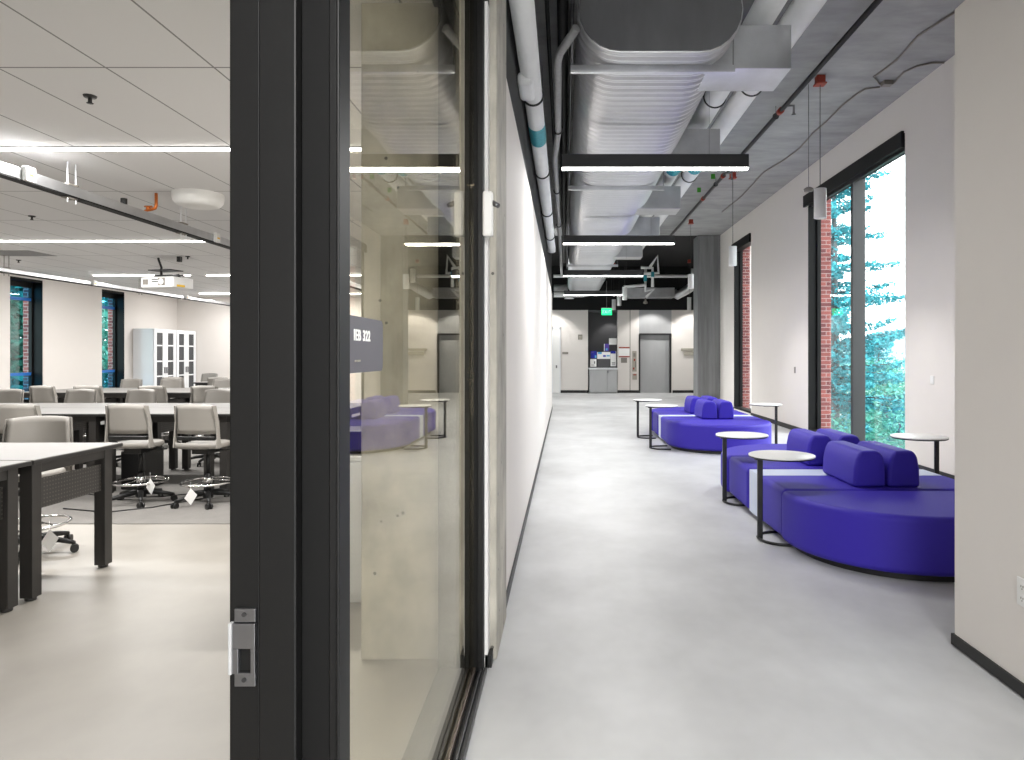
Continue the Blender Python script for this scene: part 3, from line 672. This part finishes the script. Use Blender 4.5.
spots = [(1.70, 5.36, 0, 'round white side table at the corridor-side white insert of the nearer sofa'),
         (1.74, 6.72, 0, 'round white side table straddling the far corner of the nearer sofa'),
         (3.41, 6.58, PI, 'round white side table in front of the big window edge behind the nearer sofa'),
         (1.50, 10.62, 0, 'round white side table beside the farther sofa, closer of its two on the corridor side'),
         (1.45, 12.0, 0, 'round white side table at the far end of the farther sofa, corridor side'),
         (3.20, 10.9, PI, 'round white side table between the farther sofa and the window wall')]
for i, (x, y, rz, lab) in enumerate(spots):
    o = st if i == 0 else copy_tree(st)
    o.location = (x, y, 0); o.rotation_euler = (0, 0, rz); tag(o, lab, 'side table', 'round side tables')

# ------------------------------------------------------------------ classroom tables
TH = .84
def make_table(w=1.2, d=.8):
    e = empty('classroom_table')
    MB().box(0, w, 0, d, TH-.028, TH-.004).build('table_edge', 'deskblk', e, bevel=.003)
    MB().box(.004, w-.004, .004, d-.004, TH-.004, TH).build('tabletop', 'desk', e)
    MB().box(.05, w-.05, .05, .09, TH-.09, TH-.028).box(.05, w-.05, d-.09, d-.05, TH-.09, TH-.028).box(.05, .09, .05, d-.05, TH-.09, TH-.028).box(w-.09, w-.05, .05, d-.05, TH-.09, TH-.028).build('frame_rail', 'leg', e)
    for x in (.045, w-.12):
        for y in (.045, d-.12): MB().box(x, x+.075, y, y+.075, .02, TH-.028).tube([(x+.0375, y+.0375, 0), (x+.0375, y+.0375, .02)], .03, 12, mi=0).build('leg', 'leg', e, bevel=.003)
    for x in (.07, w-.078): MB().box(x, x+.008, .11, d-.11, .53, .71).build('modesty_panel', 'perf', e)
    return e
t0 = make_table()
tabs = []
tabs += [(-4.28, 3.96, 'front pair, the one with the clearest perforated end panel'), (-4.28, 3.15, 'front pair, the one nearer the camera')]
ords = ['first', 'second', 'third', 'fourth', 'fifth']
for i, x in enumerate((-7.25, -6.05, -4.85, -3.65)):
    tabs.append((x, 7.08, 'second row, door side, %s from the windows' % ords[i]))
    tabs.append((x, 7.885, 'second row, far side, %s from the windows' % ords[i]))
for i, x in enumerate((-9.0, -7.8, -6.6, -5.4)):
    tabs.append((x, 11.1, 'third row, near side, %s from the windows' % ords[i]))
    tabs.append((x, 11.905, 'third row, far side, %s from the windows' % ords[i]))
for i, x in enumerate((-8.3, -7.1)):
    tabs.append((x, 15.2, 'last row, near side, %s from the cabinets' % ords[i]))
    tabs.append((x, 16.005, 'last row, far side, %s from the cabinets' % ords[i]))
for i, (x, y, lab) in enumerate(tabs):
    o = t0 if i == 0 else copy_tree(t0); o.location = (x, y, 0)
    tag(o, 'grey-topped table, '+lab, 'table', 'classroom tables')

# ------------------------------------------------------------------ drafting chairs
def make_chair():
    e = empty('drafting_chair')
    # back panel
    nu, nv = 12, 6; vs = []; fs = []
    for t in (0, 1):
        for j in range(nv+1):
            v = j/nv
            for i in range(nu+1):
                u = -1+2*i/nu; hw = .222-.022*v
                vs.append((u*hw, -.215-.045*v+.05*u*u+t*.022, v*.285+.700-.012*u*u*v))
    n1 = (nu+1)*(nv+1)
    for j in range(nv):
        for i in range(nu):
            a = j*(nu+1)+i; fs.append((a, a+1, a+nu+2, a+nu+1)); fs.append((n1+a, n1+a+nu+1, n1+a+nu+2, n1+a+1))
    bd = [i for i in range(nu+1)]+[j*(nu+1)+nu for j in range(1, nv+1)]+[nv*(nu+1)+i for i in range(nu-1, -1, -1)]+[j*(nu+1) for j in range(nv-1, 0, -1)]
    for k in range(len(bd)):
        a, b = bd[k], bd[(k+1) % len(bd)]; fs.append((a, b, n1+b, n1+a))
    MB().add(vs, fs, 0, True).build('backrest', 'shell', e)
    b = MB()
    for s in (-1, 1):   # side wings running from the back down to the seat
        pr = [(s*.222, -.20, .97), (s*.234, -.17, .82), (s*.243, -.165, .66), (s*.243, -.14, .57)]
        pr2 = [(s*.205, -.235, .97), (s*.222, -.20, .82), (s*.236, -.20, .66), (s*.235, -.21, .57)]
        v = pr+pr2+[(q[0]-s*.012, q[1], q[2]) for q in pr+pr2]
        f = []
        for k in range(3):
            f += [(k, k+1, 5+k, 4+k), (8+k, 12+k, 13+k, 9+k), (k, 8+k, 9+k, k+1), (4+k, 5+k, 13+k, 12+k)]
        f += [(0, 4, 12, 8), (3, 11, 15, 7)]
        b.add(v, f, 0, False)
    # lower lip behind the seat
    vs = []; n = 12
    for i in range(n+1):
        u = -1+2*i/n; y = -.245+.05*u*u
        for dy, z in ((0, .572), (0, .618), (.02, .618), (.02, .558)): vs.append((u*.238, y+dy+(.012 if z < .6 else 0), z))
    fs = [(i*4+k, i*4+(k+1) % 4, i*4+4+(k+1) % 4, i*4+4+k) for i in range(n) for k in range(4)]+[(0, 1, 2, 3), (n*4, n*4+3, n*4+2, n*4+1)]
    b.add(vs, fs, 0, True)
    b.build('back_frame', 'shell', e)
    MB().prism(arc(0, 0, .21, .215, 20, 160, 10)+arc(0, 0, .215, .20, 200, 340, 10), .555, .605).build('seat', 'shell', e, bevel=.018, seg=3, smooth=True)
    MB().box(-.09, .09, -.13, .1, .50, .555).box(-.2, .2, -.2, -.17, .64, .675).tube([(.06, 0, .52), (.27, .02, .53)], .008, 6).build('mechanism', 'blkpl', e, bevel=.006)
    MB().tube([(0, 0, .09), (0, 0, .3)], .034, 14).tube([(0, 0, .3), (0, 0, .52)], .022, 14).build('gas_column', 'blkpl', e)
    b = MB().ring((0, 0, .215), .245, .012, 44, 8)
    for k in range(3):
        a = 2*PI*k/3+.4; b.tube([(.03*math.cos(a), .03*math.sin(a), .235), (.235*math.cos(a), .235*math.sin(a), .215)], .006, 6)
    b.tube([(0, 0, .2), (0, 0, .26)], .042, 16)
    b.build('foot_ring', 'chrome', e)
    b = MB().tube([(0, 0, .06), (0, 0, .13)], .05, 16)
    for k in range(5):
        a = 2*PI*k/5+.3; b.tube([(.03*math.cos(a), .03*math.sin(a), .11), (.2*math.cos(a), .2*math.sin(a), .092), (.31*math.cos(a), .31*math.sin(a), .07)], [.026, .021, .015], 8)
    b.build('star_base', 'blkpl', e)
    for k in range(5):
        a = 2*PI*k/5+.3; x, y = .31*math.cos(a), .31*math.sin(a)
        t = Vector((-math.sin(a+.5), math.cos(a+.5), 0))
        c = Vector((x, y, .03)); b = MB()
        for s in (-1, 1): b.tube([c+t*s*.008, c+t*s*.026], .029, 16)
        b.tube([(x, y, .03), (x, y, .075)], .009, 8); b.build('caster', 'blkpl', e)
    return e
ch0 = make_chair()
def tagpart(e, x, y, z, r):
    b = MB(); b.add([(0, 0, .07), (.055, .01, 0), (.0, .012, -.09), (-.055, 0, -.02)], [(0, 1, 2, 3)])
    b.add([(0, .003, .07), (.055, .013, 0), (.0, .015, -.09), (-.055, .003, -.02)], [(0, 3, 2, 1)])
    b.tube([(0, .003, .07), (0, 0, .13)], .001, 4)
    o = b.build('hang_tag', 'paper', e, loc=(x, y, z), rot=(0, 0, r)); o['label'] = 'white paper hang tag'; return o
chairs = [
    (-3.90, 5.0, PI+.45, 'behind the front table, only its back and chrome ring showing', True),
    (-5.24, 6.72, .05, 'seen from behind at the second row, cut by the picture edge', False),
    (-4.16, 6.70, -.03, 'seen from behind at the second row, black box before it', True),
    (-3.48, 6.66, -.08, 'seen from behind beside the black door frame, white tag at its base', True),
    (-6.62, 9.15, PI, 'beyond the second row, over its second table from the windows', False),
    (-5.80, 9.15, PI-.05, 'beyond the second row, above the chair with the black box', False),
    (-4.73, 9.15, PI, 'beyond the second row, partly cut by the door frame', False),
    (-7.62, 9.15, PI, 'at the window end of the second row, cut by the picture edge', False),
    (-7.32, 10.65, .1, 'seen from behind at the third row, between the two narrow windows', False),
    (-7.98, 10.65, -.08, 'seen from behind at the third row, just under the first narrow window', False),
    (-6.33, 10.65, .05, 'seen from behind at the third row, in line with the glass cabinets', False),
    (-5.52, 10.65, 0, 'seen from behind at the third row, beside the door frame', False),
    (-8.50, 13.2, PI, 'far side of the third row, under the second narrow window', False),
    (-7.72, 13.2, PI, 'far side of the third row, before the first glass cabinet door', False),
    (-6.70, 13.2, PI, 'far side of the third row, by the door frame', False),
    (-8.42, 14.75, .3, 'turned aside at the last row, dark against the glass cabinets', False),
    (-7.42, 14.75, .1, 'seen from behind at the last row, by the door frame', False),
    (-9.10, 17.3, PI, 'at the very back of the room by the cabinet end', False),
    (-2.55, 9.9, PI-.3, 'deep in the room, glimpsed through the glass wall beside the column', False),
    (-2.9, 12.9, .4, 'farther in, glimpsed through the glass wall over the low cabinet', False),
]
for i, (x, y, rz, lab, tg) in enumerate(chairs):
    o = ch0 if i == 0 else copy_tree(ch0)
    o.location = (x, y, 0); o.rotation_euler = (0, 0, rz); o.scale = (.93, 1, 1); tag(o, 'greige drafting chair '+lab, 'chair', 'greige drafting chairs')
    if i == 0: first = o
for o in [c for c in bpy.data.objects if c.get('category') == 'chair']:
    pass
cl = [o for o in bpy.data.objects if o.get('category') == 'chair' and o.parent is None]
def by(lx):
    return min(cl, key=lambda o: abs(o.location.x-lx[0])+abs(o.location.y-lx[1]))
tagpart(by((-3.90, 5.0)), -.18, .33, .16, PI)
tagpart(by((-3.48, 6.66)), .02, -.30, .14, .5)
tagpart(by((-4.16, 6.70)), .21, -.16, .20, -.3)
# black computer box under the second-row table
e = empty('computer_tower', (-4.62, 7.3, 0)); tag(e, 'black computer tower standing under the second-row table', 'computer')
MB().box(-.13, .13, 0, .35, .01, .42).build('case', 'blkpl', e, bevel=.01)
MB().box(-.11, .11, -.006, 0, .04, .39).build('front_grille', 'frame_m', e)
# cables on the classroom floor
for k, (pts, lab) in enumerate((([(-4.7, 6.4, .012), (-4.2, 6.25, .012), (-3.9, 6.45, .012), (-3.6, 6.9, .012)], 'black cable on the carpet under the two nearest second-row chairs'),
                                ([(-5.2, 7.2, .012), (-4.6, 6.9, .012), (-4.1, 6.95, .012), (-3.5, 7.3, .012)], 'black cable looping by the computer tower'),)):
    tag(MB().tube(pts, .006, 6).build('floor_cable', 'blkpl'), lab, 'cable')

# glass cabinets
e0 = None
for i, y0 in enumerate((17.52, 18.53)):
    e = empty('glass_cabinet', (XL+.02, y0, 0))
    w = .99; d = .54; h = 2.13
    MB().box(0, d-.022, 0, w, .06, h).box(.03, d-.05, .03, w-.03, 0, .06).build('cabinet_body', 'wmetal', e, bevel=.004)
    for k, (a, b) in enumerate(((.01, .49), (.50, .98))):
        dr = MB().box(d-.02, d, a, a+.11, .07, h-.01).box(d-.02, d, b-.11, b, .07, h-.01).box(d-.02, d, a+.11, b-.11, h-.1, h-.01).box(d-.02, d, a+.11, b-.11, .07, .17).build('cabinet_door', 'wmetal', e, bevel=.002)
        MB().box(d-.018, d-.012, a+.11, b-.11, .17, h-.1).build('glass_pane', 'cglass', dr)
        sh = MB()
        for zz in (.5, .88, 1.27, 1.68): sh.box(d-.012, d-.008, a+.11, b-.11, zz, zz+.035)
        sh.build('shelf_edges', 'wmetal', dr)
        hy = (b-.04 if k == 0 else a+.04); MB().box(d, d+.03, hy-.008, hy+.008, .97, 1.13).build('door_handle', 'steel', dr)
    tag(e, 'tall white cabinet with four-pane glass doors, '+('its plain side facing the tables' if i == 0 else 'standing in the back corner'), 'cabinet', 'glass-fronted cabinets')
# low white cabinet + black box glimpsed past the column
e = empty('low_cabinet', (-1.5, 3.96, 0)); tag(e, 'low white cabinet seen through the glass beside the concrete column', 'cabinet')
MB().box(-.36, .36, 0, .5, .04, .84).box(-.33, .33, .04, .46, 0, .04).build('cabinet_body', 'wmetal', e, bevel=.004)
MB().box(-.38, .38, -.015, .52, .84, .862).build('worktop', 'wmetal', e, bevel=.003)
MB().box(-.35, .35, -.015, 0, .06, .83).build('cabinet_door', 'wmetal', e, bevel=.003)
e = empty('equipment_box', (-1.4, 4.05, .862)); tag(e, 'black equipment box on the low white cabinet', 'equipment')
MB().box(-.25, .25, 0, .3, .01, .135).box(-.22, .22, .03, .27, 0, .01).build('case', 'blkpl', e, bevel=.006)

# ------------------------------------------------------------------ classroom ceiling
def strip(y, x0, x1, lab):
    e = empty('linear_light', (x0, y, HC)); tag(e, lab, 'ceiling light', 'linear lights of the classroom')
    MB().box(0, x1-x0, -.02, .02, -.022, -.008).build('diffuser', 'ledc', e)
    MB().box(-.01, x1-x0+.01, -.03, .03, -.010, -.002).build('housing', 'wmetal', e)
strip(5.50, -6.6, -1.0, 'long glowing ceiling strip, the one right above the electrical track end')
strip(9.95, -9.6, -5.25, 'long glowing ceiling strip that ends at the electrical track')
strip(14.2, -9.8, -7.8, 'glowing ceiling strip behind the projector')
strip(14.2, -7.45, -1.5, 'glowing ceiling strip between projector and door frame, third row')
strip(18.4, -9.85, -1.5, 'glowing ceiling strip closest to the back wall')
def track(x, y0, y1, z0, z1, hang, lab, boxes):
    e = empty('electrical_track', (x, y0, z0)); tag(e, lab, 'electrical track', 'electrical tracks')
    loc(MB().box(x-.035, x+.035, y0, y1, z0, z1), e).build('rail', 'galv2', e, bevel=.006)
    loc(MB().box(x-.045, x+.045, y0, y1, z0-.012, z0), e).build('bottom_channel', 'frame_m', e)
    for y in hang:
        for dy in (-.04, .06):
            loc(MB().tube([(x+.02, y+dy, z0-.06), (x+.02, y+dy, HC)], .006, 6), e).build('hanger_rod', 'wmetal' if x > -6 else 'grey', e)
        loc(MB().box(x-.04, x+.04, y-.05, y+.07, z1, z1+.015), e).build('hanger_clamp', 'grey', e)
        loc(MB().box(x-.03, x+.03, y-.05, y+.07, z0-.022, z0-.012), e).build('hanger_foot', 'grey', e)
    for y in boxes:
        p = loc(MB().box(x+.035, x+.075, y-.05, y+.05, z0-.005, z1+.02), e).build('outlet_box', 'white', e, bevel=.006)
        loc(MB().box(x+.075, x+.078, y-.025, y+.025, (z0+z1)/2-.008, (z0+z1)/2+.010), e).build('outlet_mark', 'yellow', p)
    return e
tr1 = track(-4.31, 3.0, 19.3, 2.83, 2.92, (5.93, 7.67), 'grey electrical track hung on rods from the tiled ceiling, nearer the door', (5.42, 8.35))
track(-9.35, 3.0, 19.3, 2.83, 2.90, (11.4, 15.0), 'grey electrical track hung along the window side', (13.5, 16.8))
loc(MB().tube([(-4.34, 6.72, 2.92), (-4.34, 6.72, 2.99)], .03, 10), tr1).build('track_knob', 'blkpl', tr1)
# copper pipe
e = empty('copper_pipe', (-4.2, 7.15, 3.12)); tag(e, 'copper pipe with elbow dropping from the ceiling to the electrical track', 'pipe')
MB().tube([(-.02, -.1, 0), (-.02, -.1, -.13), (-.03, -.1, -.155), (-.06, -.1, -.165), (-.16, -.05, -.17), (-.16, -.05, -.2)], .016, 10).build('pipe_run', 'copper', e)
MB().tube([(-.12, -.07, -.168), (-.12, -.07, -.13)], .022, 10).tube([(-.16, -.07, -.13), (-.08, -.07, -.13)], .008, 8).build('valve', 'copper', e)
# ceiling drum
e = empty('ceiling_speaker', (-3.80, 7.08, HC)); tag(e, 'white rounded ceiling unit mounted flat on the tiles above the track', 'ceiling unit')
MB().lathe((0, 0, -.165), [(0, .03), (.16, .03), (.205, .045), (.235, .08), (.245, .12), (.245, .165)], 40).build('shell', 'white', e)
# projector
e = empty('projector', (-6.83, 11.7, 2.65), math.radians(-14)); tag(e, 'white projector hung under a black ceiling mount', 'projector')
MB().box(-.33, .33, -.2, .25, -.06, .12).build('projector_body', 'white', e, bevel=.02, seg=3)
MB().tube([(.1, -.2, .035), (.1, -.222, .035)], .05, 20).build('lens', 'white', e)
MB().box(.03, .17, -.206, -.2, -.03, .10).box(-.28, -.18, -.206, -.2, -.01, .08).build('vents', 'grey', e)
MB().box(-.1, .03, -.206, -.2, .03, .045).box(-.1, .03, -.206, -.2, .07, .085).build('trim_lines', 'frame_m', e)
MB().box(.331, .335, -.12, .05, -.045, -.01).build('warning_label', 'yellow', e)
MB().box(-.2, .28, -.05, .1, .15, .17).box(-.26, .2, -.12, .16, .24, .255).tube([(-.1, 0, .12), (-.1, 0, .30), (-.16, 0, .44), (-.16, 0, .52)], .018, 8).tube([(.2, .1, .12), (.34, -.1, .15)], .02, 8).build('ceiling_mount', 'blkpl', e)
tag(MB().box(-.03, .03, -.03, .03, -.09, 0).build('ceiling_hook', 'blkpl', loc=(-6.55, 11.6, HC)), 'small black ceiling fixing beside the projector mount', 'fixing')
# sprinklers
sp0 = None
for x, y, lab in ((-3.06, 4.40, 'ahead of the first glowing strip'), (-6.4, 8.2, 'between the electrical track and second glowing strip'), (-6.38, 11.55, 'beside the projector'), (-9.6, 12.0, 'next to the window-side electrical track')):
    if sp0 is None:
        sp0 = e = empty('ceiling_sprinkler')
        MB().lathe((0, 0, -.012), [(0, 0), (.035, 0), (.04, .012)], 18).build('escutcheon', 'frame_g', e)
        MB().tube([(0, 0, -.012), (0, 0, -.045)], .012, 10).lathe((0, 0, -.05), [(0, 0), (.02, 0), (.02, .004), (0, .004)], 12).build('head', 'frame_g', e)
    else: e = copy_tree(sp0)
    e.location = (x, y, HC); tag(e, 'small dark sprinkler head in the tiled ceiling, '+lab, 'sprinkler', 'classroom sprinkler heads')
e = empty('ceiling_vent', (-9.0, 11.2, HC)); tag(e, 'flat grey square vent in the tiled ceiling near the windows', 'vent')
MB().box(-.45, .45, -.3, .3, -.006, 0).build('vent_face', 'concled', e)

# ------------------------------------------------------------------ outside
LS = 1.0
def leafcloud(b, c, r, n, size, rng, flat=.7):
    size = size*LS
    for _ in range(n):
        while True:
            p = Vector((rng.uniform(-1, 1), rng.uniform(-1, 1), rng.uniform(-1, 1)))
            if p.length < 1: break
        q = Vector(c)+Vector((p.x*r, p.y*r, p.z*r*flat))
        u = Vector((rng.gauss(0, 1), rng.gauss(0, 1), rng.gauss(0, .6))).normalized()*size*rng.uniform(.6, 1.3)
        w_ = u.cross(Vector((rng.gauss(0, 1), rng.gauss(0, 1), rng.gauss(0, 1)))).normalized()*size*rng.uniform(.3, .6)
        o = len(b.v); b.v += [tuple(q-u), tuple(q+w_), tuple(q+u), tuple(q-w_)]; b.f.append((o, o+1, o+2, o+3)); b.mi.append(0); b.sm.append(False)
def rawbuild(b, name, m, parent):
    me = bpy.data.meshes.new(name); me.from_pydata(b.v, [], b.f); me.materials.append(M[m]); o = bpy.data.objects.new(name, me); COL.objects.link(o); o.parent = parent; return o
def conifer(x, y, zb, zt, rmax, seed, lab, dens=1.0, gr='conifers outside the big window'):
    rng = random.Random(seed); e = empty('conifer_tree', (x, y, zb)); tag(e, lab, 'tree', gr)
    H = zt-zb; MB().tube([(0, 0, 0), (.05, 0, H*.5), (0, 0, H*.98)], [.28, .17, .03], 8).build('trunk', 'bark', e)
    b = MB(); z = H*.25
    br = MB()
    while z < H*.98:
        t = (z/H-.25)/.75; R_ = rmax*(1-t)**.75*rng.uniform(.6, 1.15)+.15
        for k in range(rng.randint(3, 5)):
            a = rng.uniform(0, 2*PI); L = R_*rng.uniform(.65, 1.15); n = max(3, int(L/.22))
            d = Vector((math.cos(a), math.sin(a), 0)); pz = rng.uniform(-.25, .05)
            tip = None
            for i in range(n):
                s_ = (i+1)/n; p = d*L*s_+Vector((0, 0, z+pz*L*s_+.18*L*s_*s_)); tip = p
                leafcloud(b, p, .15+.22*(1-s_)+.08, int(34*dens), .085, rng, .5)
            br.tube([(0, 0, z), tuple(tip)], [.035, .008], 5)
        z += rng.uniform(.22, .42)
    br.build('branches', 'bark', e); rawbuild(b, 'foliage', 'needle', e); return e
def broadleaf(x, y, zb, zt, r, seed, lab, m='leaf', n=26, dens=130, gr='broadleaf trees outside'):
    rng = random.Random(seed); e = empty('leafy_tree', (x, y, zb)); tag(e, lab, 'tree', gr)
    H = zt-zb; MB().tube([(0, 0, 0), (.1, 0, H*.6), (0, 0, H*.85)], [.22, .15, .05], 8).build('trunk', 'bark', e)
    b = MB()
    for _ in range(n):
        a = rng.uniform(0, 2*PI); rr = r*math.sqrt(rng.random()); h = rng.uniform(.35, .95)*H
        k = math.sqrt(max(.05, 1-((h/H-.6)/.45)**2)); leafcloud(b, (rr*k*math.cos(a), rr*k*math.sin(a), h), r*.36, dens, .11, rng, .8)
    rawbuild(b, 'foliage', m, e); return e
conifer(10.3, 26.2, -8, 11.6, 3.9, 3, 'tall teal conifer just outside the big window, nearest of the outdoor trees')
conifer(14.6, 41, -8, 5.3, 3.4, 12, 'lower conifer standing behind the tall one, seen through the big window')
conifer(20.2, 44, -8, 3.2, 3.0, 15, 'short conifer at the near edge of the big window')
k = 0
for (x, y, zt, r, lab) in ((9.3, 22, -.3, 2.3, 'low leafy tree right behind the brick edge of the big window'), (12.0, 24.5, .2, 2.4, 'low leafy tree in the lower half of the big window'),
                      (12.7, 33, 1.2, 3.2, 'leafy tree behind the tall conifer trunk'), (16.4, 35, 1.6, 3.2, 'leafy tree with pale leaves at the near side of the big window'),
                      (19.5, 48, 2.2, 4.0, 'leafy tree crown rising against the distant hill'), (24.5, 52, 2.0, 4.5, 'leafy tree far out by the near edge of the big window')):
    broadleaf(x, y, -8, zt, r, 20+k, lab, 'leaf' if k % 2 else 'leaf2', dens=150); k += 1
# trees beyond the classroom windows
LS = 1.9
for i, (x, y, zt, r, lab) in enumerate(((-17.2, 17.5, 2.6, 2.6, 'green tree close outside the first narrow classroom window'), (-17.5, 22.5, 2.8, 2.6, 'green tree close outside the second narrow classroom window'), (-20, 20, 4.2, 3.4, 'taller green tree behind the two outside the classroom'), (-21, 26, 4.4, 3.4, 'green tree farthest from the classroom windows'))):
    broadleaf(x, y, -8, zt+3, r*1.25, 60+i, lab, 'leaf2', n=60, dens=190, gr='trees outside the classroom windows')
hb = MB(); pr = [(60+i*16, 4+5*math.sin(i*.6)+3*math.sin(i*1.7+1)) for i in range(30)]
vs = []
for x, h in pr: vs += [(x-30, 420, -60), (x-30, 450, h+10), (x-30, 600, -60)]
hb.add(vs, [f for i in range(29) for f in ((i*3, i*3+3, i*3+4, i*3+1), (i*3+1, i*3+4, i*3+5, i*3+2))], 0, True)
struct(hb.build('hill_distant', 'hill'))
struct(MB().box(-260, -11.6, -100, 620, -8.3, -8).box(5.2, 460, -100, 620, -8.3, -8).build('ground_outside', 'grass'))

# ------------------------------------------------------------------ light
W = bpy.data.worlds.new('sky'); S.world = W; W.use_nodes = True
bg = W.node_tree.nodes['Background']; bg.inputs[0].default_value = (.95, .98, 1, 1); bg.inputs[1].default_value = 3.0
def spot(loc_, rot, energy, size, blend=.6, r=.05, col=(1, .98, .95), name='downlight'):
    l = bpy.data.lights.new(name, 'SPOT'); l.energy = energy; l.spot_size = math.radians(size); l.spot_blend = blend; l.shadow_soft_size = r; l.color = col
    o = bpy.data.objects.new(name, l); COL.objects.link(o); o.location = loc_; o.rotation_euler = rot; o['kind'] = 'helper'; return o
for x, y in ((3.10, 8.3), (3.12, 12.7), (3.15, 17.1), (1.8, 20.6), (1.82, 23.0), (4.42, 24.3)):
    spot((x, y, 3.08), (0, 0, 0), 60, 110, .8)
spot((1.75, 26.35, 3.05), (0, 0, 0), 14, 100, .4)
for x in (-.6, 3.3, 4.9): spot((x, 25.2, 3.5), (math.radians(16), 0, 0), 60, 100, .4)
def area(loc_, rot, sx, sy, e, name='light'):
    l = bpy.data.lights.new(name, 'AREA'); l.shape = 'RECTANGLE'; l.size = sx; l.size_y = sy; l.energy = e; l.color = (1, .985, .965)
    o = bpy.data.objects.new(name, l); COL.objects.link(o); o.location = loc_; o.rotation_euler = rot; o['kind'] = 'helper'; return o
for Yb in BY: area((.885, Yb+.045, 3.262), (0, 0, 0), 1.8, .08, 30 if Yb > 0 else 95)  # the added bar behind the camera is boosted as unseen fill
for y, x0, x1 in ((5.5, -6.6, -1.0), (9.95, -9.6, -5.25), (14.2, -9.8, -1.5), (18.4, -9.8, -1.5)):
    area(((x0+x1)/2, y, HC-.035), (0, 0, 0), x1-x0, .07, 120)

cam = bpy.data.cameras.new('camera'); co = bpy.data.objects.new('camera', cam); COL.objects.link(co)
cam.sensor_width = 36; cam.lens = F/1024*36; cam.clip_end = 2000; cam.clip_start = .05
co.location = (0, 0, EYE); co.rotation_euler = (PI/2, 0, 0)
cam.shift_x = -(CX-512)/1024; cam.shift_y = -(380-CY)/1024
S.camera = co
S.view_settings.view_transform = 'Standard'; S.view_settings.look = 'None'; S.view_settings.gamma = 1; S.view_settings.use_curve_mapping = False
S.view_settings.exposure = 1.22
